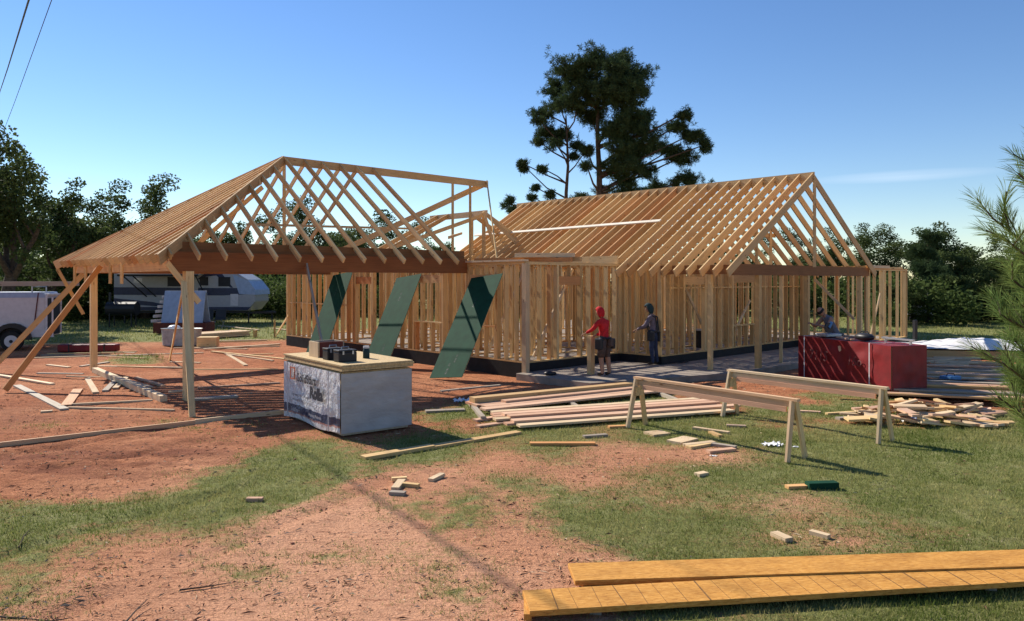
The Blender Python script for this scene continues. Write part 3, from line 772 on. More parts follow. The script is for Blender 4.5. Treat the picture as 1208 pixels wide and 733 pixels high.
for (txt, s, z, size, mat, ofs) in (('SolidStart', .78, .68, .21, 'ink', .006), ('Rolla', 1.35, .45, .26, 'ink', .02), ('LP', .53, .72, .15, 'ink', 0), ('Engineered Wood Products', .52, .40, .075, 'ink', 0), ('Laminated Strand Lumber', .52, .31, .075, 'ink', 0),
                                    ('SolidStart', .5, .115, .10, 'strap', 0), ('Framing Material', 1.3, .12, .075, 'strap', 0)):
    cu = bpy.data.curves.new('t', 'FONT'); cu.body = txt; cu.size = size; cu.offset = ofs
    o = text_mesh(cu, 'lettering', M[mat], wr); mm = fm.copy(); mm.translation = bo + dl * (LW - s) - dr * .07 + Z3 * (z + .08) - wr.location
    o.matrix_local = mm
b = MB(); q = bo + dl * (LW - .43) - dr * .055 + Z3 * .78
for (x0, z0, x1, z1) in ((0, 0, 0, .2), (.2, 0, .2, .2), (0, 0, .2, 0), (0, .2, .2, .2)):
    b.beam(q - dl * x0 + Z3 * (z0 - .01), q - dl * x1 + Z3 * (z1 + .01 * (x0 == x1)) - dl * (.012 if x0 != x1 else 0), .012, .025, up=dl if x0 == x1 else Z3)
b.build('emblem_frame', M['orange_ink'], wr)
for s in (.35, LW - .3):
    b = MB(); b.tube([bo + dl * s - dr * .06 + Z3 * z for z in (.05, .4, .8, 1.06)], .010, 5); b.build('strap', M['strap'], wr)
# things on the sheets
def on_top(s, t, z=0.0): return bo + dl * s + dr * t + Z3 * (TOPZ + z)
rz_ = math.atan2(dr.y, dr.x)
t_ = thing('tool_crate', 'open dark wooden crate standing on the sheets of the wrapped bundle', 'crate', on_top(1.55, .45))
for (dx, dy, sx, sy, m_) in ((-.24, 0, .03, .4, 'pale'), (.24, 0, .03, .4, 'grey_wood'), (0, -.2, .45, .03, 'barn_red'), (0, .2, .45, .03, 'grey_wood')):
    b = MB(); b.box(on_top(1.55, .45, .14) + dr * dx + dl * dy, (sx, sy, .28), rz_); b.build('side_board', M[m_], t_)
b = MB(); b.box(on_top(1.55, .45, .012), (.44, .36, .02), rz_); b.build('bottom_board', M['grey_wood'], t_)
def toolbox(s, t, label, ln_=.3):
    c = on_top(s, t); o = thing('tool_case', label, 'tool case', c)
    b = MB(); b.box(c + Z3 * .085, (ln_, .22, .17), rz_); b.build('body', M['black'], o, bevel=.015)
    b = MB(); b.box(c + Z3 * .19, (ln_ + .01, .23, .035), rz_); b.build('lid', M['black'], o, bevel=.01)
    b = MB(); h = [c + dr * x + Z3 * z for x, z in ((-.07, .2), (-.06, .25), (.06, .25), (.07, .2))]; b.tube(h, .012, 6); b.build('handle', M['steel'], o)
    for x in (-.09, .09): b = MB(); b.box(c + dr * x - dl * .115 + Z3 * .16, (.03, .012, .06), rz_); b.build('latch', M['steel'], o)
toolbox(.95, .30, 'black tool case beside the crate on the wrapped bundle')
toolbox(.5, .32, 'black tool case nearest the front edge of the wrapped bundle', .34)
c = on_top(.75, .85); o = thing('water_jug', 'small dark jug with pale cap behind the tool cases', 'jug', c)
b = MB(); b.tube([c, c + Z3 * .14, c + Z3 * .18], [.06, .06, .04], 14); b.build('body', M['teal_cloth'], o, smooth=True)
b = MB(); b.tube([c + Z3 * .18, c + Z3 * .22], [.055, .055], 14); b.build('cap', M['strap'], o)

# ---------------------------------------------------------------- red bundle
q0 = G(1052, 469); e1 = (G(944, 447) - q0).normalized(); e2 = Vector((e1.y, -e1.x, 0)); RL, RW, RH = 3.25, .93, 1.10
rb = thing('red_wrapped_bundle', 'long lumber bundle in dark red wrap with pale straps beside the porch', 'wrapped bundle', q0)
b = MB(); b.beam(q0 + e2 * RW / 2 + Z3 * .06 + e1 * .2, q0 + e1 * (RL - .2) + e2 * RW / 2 + Z3 * .06, RW * .8, .12); b.build('bearer', M['grey_wood'], rb)
b = MB()
b.beam(q0 + e2 * RW / 2 + Z3 * (.1 + RH / 2 - .05) + e1 * .02, q0 + e1 * (RL - .02) + e2 * RW / 2 + Z3 * (.1 + RH / 2 - .05), RW - .02, RH - .12)
b.build('lumber_core', M['pale'], rb)
b = MB()
crumple(b, q0 + e1 * RL + Z3 * .03, -e1, Z3, -e2, RL, RH, .036, 12.0, nu=40); crumple(b, q0 + Z3 * .03, e2, Z3, -e1, RW, RH, .025, 15.0)
crumple(b, q0 + e2 * RW + Z3 * .03, e1, Z3, e2, RL, RH, .02, 17); crumple(b, q0 + e2 * RW + e1 * RL + Z3 * .03, -e2, Z3, e1, RW, RH, .02, 18)
crumple(b, q0 + Z3 * (RH + .02), e1, e2, Z3, RL, RW, .012, 19)
b.build('wrap', M['red_wrap'], rb, smooth=True)
for s in (.62, 2.95):
    b = MB(); p_ = q0 + e1 * s - e2 * .06
    b.beam(p_ + Z3 * .05, p_ + Z3 * (RH + .055), .025, .006, up=e2); b.build('strap', M['strap'], rb)
    b = MB(); b.beam(p_ + Z3 * (RH + .05), p_ + e2 * (RW + .08) + Z3 * (RH + .05), .025, .006); b.build('strap', M['strap'], rb)
fm2 = Matrix((-e1, Z3, -e2)).transposed().to_4x4()
for (txt, s, size) in (('7115', 2.75, .36), ('16o', 1.35, .32)):
    cu = bpy.data.curves.new('t', 'FONT'); cu.body = txt; cu.size = size; cu.shear = .2
    o = text_mesh(cu, 'lettering', M['red_text'], rb); mm = fm2.copy(); mm.translation = e1 * s - e2 * .08 + Z3 * .58; o.matrix_local = mm
RT = RH + .045
def rtop(s, t, z=0): return q0 + e1 * s + e2 * t + Z3 * (RT + z)
c = rtop(1.25, .35); o = thing('tool_bag', 'black soft tool bag lying on the red bundle', 'bag', c)
b = MB(); b.ellipsoid(c + Z3 * .09, (.28, .17, .10), math.atan2(e1.y, e1.x)); b.build('body', M['black'], o, smooth=True)
b = MB(); b.tube([c + e1 * x + Z3 * z for x, z in ((-.18, .13), (-.1, .22), (.1, .22), (.18, .13))], .012, 6); b.build('handle', M['black'], o)
c = rtop(.45, .55); o = thing('folding_bench', 'small grey steel tool bench with an upright post on the red bundle', 'tool bench', c)
b = MB(); b.beam(c - e1 * .5 + Z3 * .10, c + e1 * .45 + Z3 * .10, .06, .04); b.build('rail', M['steel'], o)
for x in (-.4, .35): b = MB(); b.beam(c + e1 * x, c + e1 * x + Z3 * .08, .04, .04, up=e1); b.build('leg', M['steel'], o)
b = MB(); b.beam(c - e1 * .42 + Z3 * .12 + e2 * .1, c - e1 * .42 + Z3 * .55 + e2 * .1, .07, .07, up=e1); b.build('post', M['black'], o)
c = rtop(2.6, .4); o = thing('mitre_saw', 'mitre saw with dark blade guard at the far end of the red bundle', 'saw', c)
b = MB(); b.box(c + Z3 * .04, (.5, .4, .07), .4); b.build('base', M['steel'], o, bevel=.01)
b = MB(); b.disc(c + Z3 * .22, (.4, -.9, 0), .13, .04, 20); b.build('blade_guard', M['black'], o)
b = MB(); b.tube([c + Z3 * .22, c + Z3 * .36 + Vector((.1, .05, 0))], [.05, .04], 8); b.build('motor', M['blue'], o)
for (s, t, L, rz, lb) in ((1.8, .25, .9, .3, 'pale offcut board lying along the red bundle beside the tool bag'), (2.1, .75, 1.1, .1, 'long pale board lying across the back of the red bundle')):
    b = MB(); d = (e1 + e2 * rz).normalized() * L / 2; b.beam(rtop(s, t, .02) - d, rtop(s, t, .02) + d, .09, .034); tag(b.build('board', M['pink']), lb, 'board')

# ---------------------------------------------------------------- sawhorses
def sawhorse(u0, v0, u1, v1, label):
    p, q = G(u0, v0), G(u1, v1); L = (q - p).length; mid = (p + q) / 2; d = (q - p).normalized()
    root = thing('sawhorse', label, 'sawhorse', mid, math.atan2(d.y, d.x), 'long sawhorses on the lawn')
    b = MB(); b.beam((-L / 2 - .06, 0, .85), (L / 2 + .06, 0, .85), .089, .04); b.build('top_rail', M['pale'], root, local=True)
    b = MB(); b.beam((-L / 2 + .02, .0, .765), (L / 2 - .02, .0, .785), .038, .09); b.build('web_board', M['pale'], root, local=True)
    b = MB(); b.beam((-L / 2 + .16, -.03, .70), (L / 2 - .12, -.03, .70), .03, .075); b.build('lower_rail', M['pink'], root, local=True)
    for e in (-1, 1):
        for s in (-1, 1):
            b = MB(); b.beam((e * L / 2 + e * .02, s * .23, -.02), (e * L / 2 - e * .02, s * .045, .835), .038, .092, up=(0, 1, 0)); b.build('leg', M['lumber'] if s > 0 else M['pale'], root, local=True)
        b = MB(); b.box((e * (L / 2 - .045), 0, .62), (.02, .2, .16)); b.build('gusset', M['osb'], root, local=True)
sawhorse(752, 502, 938, 541, 'long wooden sawhorse nearer the camera with pinkish lower rail')
sawhorse(862, 489, 1043, 520, 'long wooden sawhorse further back beside the red bundle')

# ---------------------------------------------------------------- loose lumber
def gboard(px0, px1, w, t, mat, label, name='board', z=0.0, group=None, edge=False, cat='board', tilt=0.0, sink=.006):
    p, q = G(px0[0], px0[1], 0), G(px1[0], px1[1], 0)
    zz = max(gh(p), gh(q)) + z - sink; hh = w if edge else t
    b = MB(); b.beam(p + Z3 * (zz + hh / 2 - tilt), q + Z3 * (zz + hh / 2 + tilt), t if edge else w, hh)
    return tag(b.build(name, M[mat]), label, cat, group)
# three wide yellow planks in the foreground
def plank(pa, pb, w, t, z, label, joints):
    p, q = Vector(pa), Vector(pb); d = (q - p).normalized(); L = (q - p).length; s = Vector((-d.y, d.x, 0))
    root = thing('wide_plank', label, 'plank', p + Z3 * z, 0, 'wide yellow planks in the foreground')
    b = MB(); b.beam(p + Z3 * (z + t / 2) + s * w / 2, q + Z3 * (z + t / 2) + s * w / 2, w, t); o = b.build('plank', M['yellow'], root, bevel=.004)
    if joints:
        b = MB(); x = .22
        while x < L - .1:
            wd = random.choice((.003, .005, .008, .013, .004)); a0 = p + d * x + Z3 * (z + t + .0008)
            sk = random.uniform(-.01, .012)
            b.beam(a0 + s * .004 - d * 0, a0 + s * (w - .004) + d * sk, wd, .0016); x += .178 + random.uniform(-.03, .03)
        b.build('glue_line', M['barn_dark'], root)
    return root
M['barn_dark'] = plain('dark_stain', (0.20, 0.10, 0.03), 0.8, var=.5, scale=40)
P1 = Vector((.155, 5.66, 0)); D1 = (Vector((4.34, 6.22, 0)) - P1).normalized()
P2 = Vector((.555, 6.19, 0)); D2 = (Vector((4.45, 6.50, 0)) - P2).normalized()
plank(P1 - D1 * .02, P1 + D1 * 4.9, .385, .045, .035, 'wide yellow plank nearest the camera with dark cross lines', True)
plank(P2 + D1 * .02 + Vector((.02, -.03, 0)), P2 + D2 * 4.8, .36, .045, .005, 'wide yellow plank lying underneath another, only its front edge showing', False)
plank(P2 - D2 * .03, P2 + D2 * 4.8, .385, .045, .052, 'wide yellow plank on top further back, plain faced', False)
for (x, l_) in ((.5, 'short bearer under the near end of the foreground planks'), (3.9, 'short bearer under the far end of the foreground planks')):
    b = MB(); c = P1 + D1 * x; b.beam(c + Vector((0, .07, .01)), c + Vector((.05, .33, .01)), .09, .045); tag(b.build('bearer', M['grey_wood']), l_, 'bearer')
b = MB(); b.beam(P1 + Vector((-.035, .0, .03)) , P1 + Vector((-.03, .39, .03)), .06, .05); 
tag(b.build('end_block', M['yellow']), 'yellow end block against the near end of the cross lined plank', 'block')

# stack of long boards behind the sawhorses
stackg = 'long boards stacked on the grass behind the sawhorses'
def lay(p, q, w, t, z, mat, label, group=None, name='board'):
    b = MB(); b.beam(Vector(p) + Z3 * (z + t / 2), Vector(q) + Z3 * (z + t / 2), w, t); return tag(b.build(name, M[mat]), label, 'board', group)
sl = 'long pinkish board lying in the low stack behind the sawhorses'
for k in range(3):
    c = G(560 + 110 * k, 485 - 9 * k); c = Vector((c.x, c.y, .0)); lay(c + Vector((.2, -.9, 0)), c + Vector((-.15, .9, 0)), .09, .07, -.01, 'grey_wood', 'grey sleeper under the long board stack' , 'sleepers under the long boards', 'sleeper')
s0, s1 = G(548, 482), G(780, 458); dS = (s1 - s0).normalized(); nS = Vector((dS.y, -dS.x, 0))
for i in range(4):
    lay(s0 + nS * (.26 * i - .1) + dS * random.uniform(-.1, .25), s0 + nS * (.26 * i - .1) + dS * (5.2 + random.uniform(-.2, .2)), .235, .038, .06 + .0, 'pink', sl, stackg)
lay(s0 - dS * -.2 + nS * -.05, s0 + dS * 5.3 + nS * -.02, .235, .10, .10, 'rafter', 'thick reddish beam at the back of the long board stack', stackg)
lay(s0 + dS * .75 + nS * .27, s0 + dS * 5.5 + nS * .24, .19, .038, .10, 'pink', sl, stackg)
t0, t1 = G(607, 506), G(850, 488); dT = (t1 - t0).normalized(); nT = Vector((-dT.y, dT.x, 0))
for i in range(7):
    for j in range(2 if i in (1, 3, 4) else 1):
        o_ = nT * (.235 * i) + dT * (random.uniform(-.12, .3) - .04 * i)
        lay(t0 + o_, t0 + o_ + dT * (4.7 + random.uniform(-.3, .3)), .19, .038, .03 + j * .04, 'pink' if (i + j) % 3 else 'pale', sl, stackg)
gboard((428, 541), (510, 527), .16, .05, 'lumber', 'sunlit tan plank continuing the grey edging in front of the bundle shadow', name='plank')
gboard((505, 528), (612, 510), .16, .05, 'lumber', 'tan plank end to end with the boards by the stack', name='plank')
gboard((625, 524), (702, 524), .12, .045, 'lumber', 'single short tan board alone on the grass below the stack')
gboard((560, 496), (604, 489), .14, .04, 'pink', 'short pinkish board at the near corner of the stack')
gboard((563, 503), (606, 497), .14, .04, 'pink', 'short pinkish board just below another at the stack corner')
gboard((502, 486), (548, 484), .18, .04, 'grey_wood', 'grey weathered board end poking out left of the stack')
gboard((520, 462), (590, 455), .09, .04, 'grey_wood', 'thin grey board on the shaded dirt below the green panels')
# form boards and scattered boards on the dirt
gboard((-20, 528), (230, 499), .09, .04, 'pale', 'long narrow edging board standing on the red dirt, its left length', edge=True, name='edging_board')
gboard((230, 499), (335, 487), .09, .04, 'pale', 'edging board running up to the wrapped bundle', edge=True, name='edging_board')
gboard((112, 439), (193, 474), .15, .13, 'pale', 'thick pale timber lying across the pile of short boards', name='timber')
LB = [((20, 455), (76, 483), .16, 'grey_wood', 'grey board with sunlit end lying at the foot of the slanting brace'),
      ((78, 479), (92, 460), .2, 'pale', 'short pale board tilted towards the camera beside the thin strips'),
      ((103, 447), (113, 464), .13, 'pale', 'short pale board left of the thick timber'),
      ((124, 462), (137, 449), .13, 'grey_wood', 'short grey board leaning under the thick timber'),
      ((136, 459), (149, 446), .13, 'pale', 'short pale board crossing under the thick timber'),
      ((148, 449), (178, 458), .12, 'pale', 'short pale board right of the thick timber, nearer one'),
      ((160, 446), (193, 456), .1, 'pale', 'short pale board right of the thick timber, farther one'),
      ((80, 481), (206, 484), .05, 'pale', 'long thin strip on the dirt, lower of a pair'),
      ((84, 478), (180, 473), .05, 'pale', 'long thin strip on the dirt, upper of a pair'),
      ((-10, 442), (62, 454), .12, 'pale', 'pale board running out of the picture at the left'),
      ((48, 486), (62, 485), .1, 'pale', 'tiny block beside the grey board'),
      ((199, 463), (219, 461), .06, 'pale', 'short stick touching the carport post'),
      ((40, 422), (240, 416), .1, 'pale', 'very long pale strip across the dirt behind the carport posts'),
      ((56, 431), (82, 434), .12, 'pale', 'pale board stub in front of the far carport post'),
      ((95, 433), (128, 428), .12, 'grey_wood', 'grey stub at the base of the far carport post'),
      ((250, 415), (336, 424), .1, 'lumber', 'long tan strip on sunlit dirt under the carport'),
      ((266, 418), (322, 426), .1, 'pale', 'pale strip beside the long tan strip under the carport'),
      ((268, 418), (290, 431), .12, 'pale', 'short pale board pointing at the camera from the strips'),
      ((205, 411), (330, 409), .08, 'pale', 'thin pale strip in front of the stock tank'),
      ((233, 458), (330, 452), .08, 'grey_wood', 'grey strip in the carport shade'),
      ((225, 471), (280, 467), .25, 'grey_wood', 'flat grey board at the base of the carport post')]
for (p, q, w, m_, lb) in LB: gboard(p, q, w, .04, m_, lb)
for k in range(1): pass
SC = [((765, 512), (785, 510), .3, 'pale', 'flat square offcut on the grass near the sawhorse leg'), ((795, 522), (815, 517), .28, 'pale', 'flat square offcut at the left of the small scrap heap'),
      ((808, 526), (842, 522), .12, 'pale', 'pale offcut in the small scrap heap, middle'), ((812, 528), (840, 523), .12, 'lumber', 'tan offcut at the front of the small scrap heap'),
      ((835, 533), (866, 530), .12, 'pink', 'pinkish offcut lowest in the small scrap heap'), ((840, 524), (868, 528), .1, 'grey_wood', 'dark offcut at the right of the small scrap heap'),
      ((818, 505), (860, 511), .1, 'pale', 'pale strip at the back of the small scrap heap'), ((838, 510), (850, 515), .08, 'rafter', 'reddish stub at the back of the small scrap heap'),
      ((857, 502), (880, 503), .1, 'grey_wood', 'grey dark block behind the small scrap heap'), ((822, 560), (833, 558), .1, 'pale', 'small offcut alone between scrap heap and green block'),
      ((928, 575), (952, 574), .1, 'lumber', 'tan stub beside the green offcut'), ((913, 628), (931, 636), .1, 'pale', 'wedge shaped offcut in the lawn, left one'),
      ((956, 626), (978, 632), .07, 'pale', 'wedge shaped offcut in the lawn, right one'), ((688, 516), (716, 514), .1, 'grey_wood', 'dark block on the grass left of the sawhorse'),
      ((718, 504), (740, 503), .1, 'lumber', 'tan stub at the near sawhorse leg'), ((460, 582), (478, 583), .09, 'grey_wood', 'dark offcut in the little heap on the red dirt'),
      ((466, 578), (474, 568), .1, 'pale', 'pale offcut in the little heap on the red dirt'), ((474, 572), (494, 574), .07, 'lumber', 'thin offcut in the little heap on the red dirt'),
      ((508, 567), (522, 560), .08, 'pale', 'small offcut right of the little heap on the red dirt'), ((462, 565), (480, 564), .06, 'lumber', 'thin stub above the little heap on the red dirt'),
      ((291, 590), (310, 590), .07, 'pink', 'pinkish chip alone on the left grass band'), ((975, 488), (1008, 486), .08, 'lumber', 'tan strip between the sawhorses'),
      ((988, 494), (1006, 493), .14, 'grey_wood', 'dark block near the far sawhorse leg'), ((930, 484), (968, 486), .1, 'pink', 'pinkish strip in the dirt between the sawhorses')]
for (p, q, w, m_, lb) in SC: gboard(p, q, w, .045, m_, lb, name='offcut', cat='offcut')
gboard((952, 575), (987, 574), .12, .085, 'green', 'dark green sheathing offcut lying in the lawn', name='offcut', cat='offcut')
# white plastic scraps
def film(u, v, s, label):
    c = G(u, v); b = MB(); n = 22; base = 0
    for j in range(n):
        for i in range(n):
            x, y = i / (n - 1) - .5, j / (n - 1) - .5
            z = abs(mnoise.noise(Vector((x * 7 + u, y * 7 + v, 0)))) * s * .26 + abs(mnoise.noise(Vector((x * 17 + u, y * 17, 5)))) * s * .15
            b.v.append(c + Vector((x * s * 1.6, y * s, z + gh(c)))); b.r.append(.5)
    for j in range(n - 1):
        for i in range(n - 1):
            x, y = (i + .5) / (n - 1) - .5, (j + .5) / (n - 1) - .5; an = math.atan2(y, x)
            if math.hypot(x, y) * 2 > .62 + .5 * mnoise.noise(Vector((math.cos(an) * 2 + u, math.sin(an) * 2, v))): continue
            b._face((j * n + i, j * n + i + 1, (j + 1) * n + i + 1, (j + 1) * n + i), [(0, 0)] * 4)
    tag(b.build('plastic_scrap', M['plastic_film'], smooth=True), label, 'plastic scrap')
film(912, 524, .32, 'crumpled white plastic behind the near sawhorse leg'); film(938, 526, .1, 'small white plastic bit between the sawhorse legs')
film(545, 473, .4, 'crumpled white plastic by the left end of the board stack'); film(1080, 499, .5, 'crumpled white plastic in the scrap wood pile'); film(842, 537, .1, 'white chip beside the small scrap heap')
for k in range(16):
    u, v = random.uniform(60, 325), random.uniform(404, 448); c = G(u, v); an = random.uniform(-.35, .5); L = random.uniform(.8, 3.2); d = Vector((math.cos(an), math.sin(an), 0)) * L / 2
    b = MB(); b.beam(c - d + Z3 * (.012 + gh(c)), c + d + Z3 * (.012 + gh(c)), random.choice((.05, .09, .09, .14)), .034)
    tag(b.build('strip', M[random.choice(('pale', 'pale', 'grey_wood', 'lumber'))]), 'thin strip of lumber scattered on the dirt around the carport posts', 'strip', 'strips scattered around the carport posts')
# pile of scrap wood right
for k in range(95):
    t = random.random(); u = 1012 + 168 * t; v = random.uniform(484, 503) - 3 * (1 - t) + 2 * t
    c = G(u, v); L = random.uniform(.2, .8); an = random.uniform(-.6, .6) + (1.57 if random.random() < .2 else 0)
    heap = max(0, 1 - ((u - 1090) / 85) ** 2) * max(0, 1 - ((v - 493) / 12) ** 2) * .26
    z = random.uniform(.02, .04) + heap * random.random()
    d = Vector((math.cos(an), math.sin(an), random.uniform(-.18, .18) * (heap > .05))) * L / 2
    b = MB(); b.beam(c + Z3 * z - d, c + Z3 * z + d, random.choice((.09, .09, .14, .19)), .038, up=(random.uniform(-.2, .2), random.uniform(-.2, .2), 1))
    tag(b.build('scrap_wood', M[random.choice(('pale', 'pale', 'lumber', 'pink', 'rafter'))]), 'short board offcut in the scrap pile in front of the red bundle', 'offcut', 'offcuts in the scrap pile')
# stacked boards and white sheets right rear
sg = 'boards stacked beside the red bundle'
for k in range(44):
    c = G(1105 + random.uniform(0, 60), random.uniform(436, 476)); row = k // 9
    L = random.uniform(3.5, 4.6); d = Vector((.95, -.30 + random.uniform(-.05, .05), 0)) * L / 2
    z = .04 + row * .045
    b = MB(); b.beam(c - d + Z3 * z, c + d + Z3 * z, random.choice((.14, .19)), .038)
    tag(b.build('board', M[random.choice(('grey_wood', 'grey_wood', 'rafter', 'pink'))]), 'long board in the loose dark stack right of the red bundle', 'board', sg)
for k in range(8):
    c = G(1115 + random.uniform(-20, 30), random.uniform(428, 440)); an = random.uniform(-.5, .4); d = Vector((math.cos(an), math.sin(an), 0)) * random.uniform(.5, 1.1)
    b = MB(); b.beam(c - d + Z3 * .2, c + d + Z3 * .22, .12, .038); tag(b.build('board', M['pale']), 'short pale board tossed on the dark stack below the white sheets', 'board', 'pale boards on the dark stack')
c = AT(1137, 25.5, 0); ws = thing('white_sheet_stack', 'low stack covered by white sheets behind the red bundle', 'sheet stack', c)
b = MB(); b.box(c + Z3 * .13, (4.4, 2.2, .24), -.25); b.build('lumber_core', M['rafter'], ws)
b = MB(); crumple(b, c + Vector((-2.0, -.65, .27)), Vector((.968, -.247, 0)), Vector((.247, .968, 0)), Z3, 4.5, 2.5, .07, 31.0, mound=.28); b.build('cover', M['white_sheet'], ws, smooth=True)
c = G(1121, 457); o = thing('blue_tool_case', 'blue plastic case lying on the dark boards', 'case', c + Z3 * .12)
b = MB(); b.box(c + Z3 * .2, (.42, .3, .16), .5); b.build('body', M['blue'], o, bevel=.02)
b = MB(); b.tube([c + Z3 * .28 + Vector((x, -.02, z)) for x, z in ((-.1, 0), (-.08, .05), (.08, .05), (.1, 0))], .012, 6); b.build('handle', M['black'], o)
# boards on the plates and the pale batten across the main roof
for i, (a0, a1, bb, z, m_, lb) in enumerate(((-.1, 2.6, .5, 3.16, 'rafter', 'thick reddish board on the wall tops above the house corner, front one'), (-.1, 2.4, .9, 3.18, 'rafter', 'thick reddish board on the wall tops above the house corner, back one'),
                                         (.0, 1.2, .75, 3.29, 'pale', 'short pale board end lying on the reddish boards above the house corner'))):
    b = MB(); b.beam(W(a0, bb + 1.2, z), W(a1, bb, z), .24, .12); tag(b.build('board', M[m_]), lb, 'board')
n_ = (Z3 - B3 * SL).normalized()
b = MB(); z_ = lambda bb: RZ - SL * (RB - bb)
b.beam(W(.05, 6.15, z_(6.15)) + n_ * .021, W(9.0, 6.0, z_(6.0)) + n_ * .021, .14, .038, up=n_); tag(b.build('batten', wood('white_batten', (.80, .74, .63), (.74, .67, .55))), 'long pale board lying across the sunny main roof rafters', 'board')
for (a0, a1, bb) in ((-3.7, -3.72, 13.6),):
    b = MB(); b.beam(W(-3.7, 13.2, 3.05), W(-3.7, 15.0, 3.06), .2, .1); tag(b.build('board', M['pale']), 'pale board stack on top of the right wing wall', 'board')
for (x, y, an) in ((1.2, 6.3, .1),): pass
# posts and bins at the porch
p = G(697, 442, .15); b = MB(); b.beam(p, p + Z3 * 1.0, .14, .14, up=A3); tag(b.build('short_post', M['rafter']), 'short square post held upright by the worker in red', 'post')
p = AT(828, 24.3, 0); bn = thing('rubbish_bin', 'dark grey bin standing against the porch wall', 'bin', p + Z3 * .15)
b = MB(); b.tube([p + Z3 * .38, p + Z3 * .95], [.2, .23], 18); b.build('body', M['galv_dark'] if 'galv_dark' in M else M['black'], bn, smooth=False)
b = MB(); b.tube([p + Z3 * .94, p + Z3 * .98], [.25, .25], 18); b.build('rim', M['steel'], bn)
p = G(648, 443, .15); b = MB()
b.ellipsoid(p + Z3 * .05, (.14, .09, .06)); b.ellipsoid(p + Vector((.12, .05, .04)), (.07, .08, .05)); tag(b.build('glove_heap', M['black'], smooth=True), 'crumpled black cloth on the corner of the porch slab', 'cloth')
# coiled hose by the second worker
b = MB(); c = G(795, 428, .15)
b.tube([c + Vector((math.cos(t * .5) * (.28 + .004 * t), math.sin(t * .5) * (.2 + .003 * t), .02 + .008 * (t % 13) / 6)) for t in range(48)], .012, 6)
tag(b.build('air_hose', M['black']), 'black air hose coiled on the porch slab', 'hose')
# twigs
for i, (px, lb) in enumerate((([(148, 733), (160, 722), (174, 711)], 'dark bare twig sticking up at the bottom edge'), ([(212, 695), (245, 690), (272, 685)], 'long thin twig lying on the pale dirt'),
                              ([(22, 645), (28, 637), (35, 631)], 'bent dry twig in the left grass'), ([(0, 728), (60, 727), (85, 726)], 'straight twig near the bottom left corner'))):
    b = MB(); pts = [G(u, v) + Z3 * (.015 + .02 * k * (i in (0, 2)) + gh(G(u, v))) for k, (u, v) in enumerate(px)]
    b.tube(pts, [.008, .006, .003], 5); b.tube([pts[1], pts[1] + Vector((.06, .05, .03))], [.004, .002], 4); tag(b.build('twig', M['bark']), lb, 'twig')
# dirt clods
cl_spots = [(40, 645), (345, 638), (105, 560), (230, 560)] + [(random.uniform(0, 640), random.uniform(505, 730)) for _ in range(16)]
for (u, v) in cl_spots:
    c = G(u, v); b = MB(); r = random.uniform(.008, .02)
    b.ellipsoid(c + Z3 * (gh(c) + r * .3), (r * 1.3, r, r * .7), random.random() * 3, 7, 5)
    tag(b.build('dirt_clod', M['clod'] if 'clod' in M else M.setdefault('clod', plain('red_clod', (.34, .15, .085), .95))), 'small red dirt clod on the bare ground', 'clod', 'dirt clods on the bare ground')
# ---------------------------------------------------------------- things behind the carport
# travel trailer (side on, nose to the right)
RY = 44.0
def rvx(u): return (u - U0) / F * RY
def rvz(v): return CH - (v - V0) / F * RY
x0, x1 = rvx(134), rvx(307)
rv = thing('travel_trailer', 'long white and navy travel trailer with an open awning parked on the far grass', 'trailer', (0, RY, 0) if False else ((x0 + x1) / 2, RY, 0))
prof = [(x0, .75), (x0, 3.15), (x0 + .15, 3.25), (x1 - 2.6, 3.25), (x1 - 1.5, 3.05), (x1 - .75, 2.6), (x1 - .35, 2.0), (x1 - .3, 1.3), (x1 - .75, .75)]
EX, EZ, EY = Vector((1, 0, 0)), Vector((0, 0, 1)), Vector((0, 1, 0))
b = MB(); b.extrude([(p[0], p[1]) for p in reversed(prof)], (0, RY, 0), EX, EZ, EY, 2.5); b.build('body', M['rv_shaded_white'], rv, bevel=.05)
def rvp(name, pts, mat, off=.012, parent=None):
    b = MB(); b.extrude(list(reversed(pts)), (0, RY - off, 0), EX, EZ, EY, off - .002); return b.build(name, M[mat], parent or rv)
rvp('stripe', [(x0 + .02, 1.70), (x0 + .02, 2.15), (x1 - 2.2, 2.1), (x1 - .55, 2.1), (x1 - .42, 1.75), (x1 - 2.2, 1.66)], 'navy')
rvp('stripe', [(x0 + .02, .78), (x0 + .02, .98), (x1 - .55, .98), (x1 - .75, .78)], 'navy', .014)
rvp('stripe', [(x0 + .02, 1.2), (x0 + .02, 1.5), (x0 + 2.3, 1.28), (x0 + 3.6, 1.0), (x0 + 2.9, 1.0)], 'navy', .013)
rvp('stripe', [(x1 - 3.9, 2.5), (x1 - 3.2, 3.0), (x1 - 2.4, 3.22), (x1 - 1.7, 3.08), (x1 - 2.3, 3.0), (x1 - 1.6, 2.12), (x1 - 1.75, 2.12), (x1 - 2.6, 2.85), (x1 - 3.3, 2.75)], 'navy', .013)
b = MB(); b.extrude(list(reversed([(x1 - 1.62, 2.9), (x1 - .7, 2.52), (x1 - .28, 2.0), (x1 - .24, 1.7), (x1 - 1.25, 1.75)])), (0, RY - .016, 0), EX, EZ, EY, 2.53); b.build('front_cap', M['slate'], rv)
for (a_, b_, za, zb) in ((x0 + 3.2, x0 + 4.0, 2.2, 2.75), (x0 + 5.1, x0 + 5.6, 2.25, 2.75), (x0 + 6.2, x0 + 6.9, 2.2, 2.75)):
    w_ = rvp('window', [(a_, za), (a_, zb), (b_, zb), (b_, za)], 'glass', .03)
w_ = rvp('door', [(x0 + 4.35, .85), (x0 + 4.35, 2.85), (x0 + 5.0, 2.85), (x0 + 5.0, .85)], 'rv_shaded_white', .035)
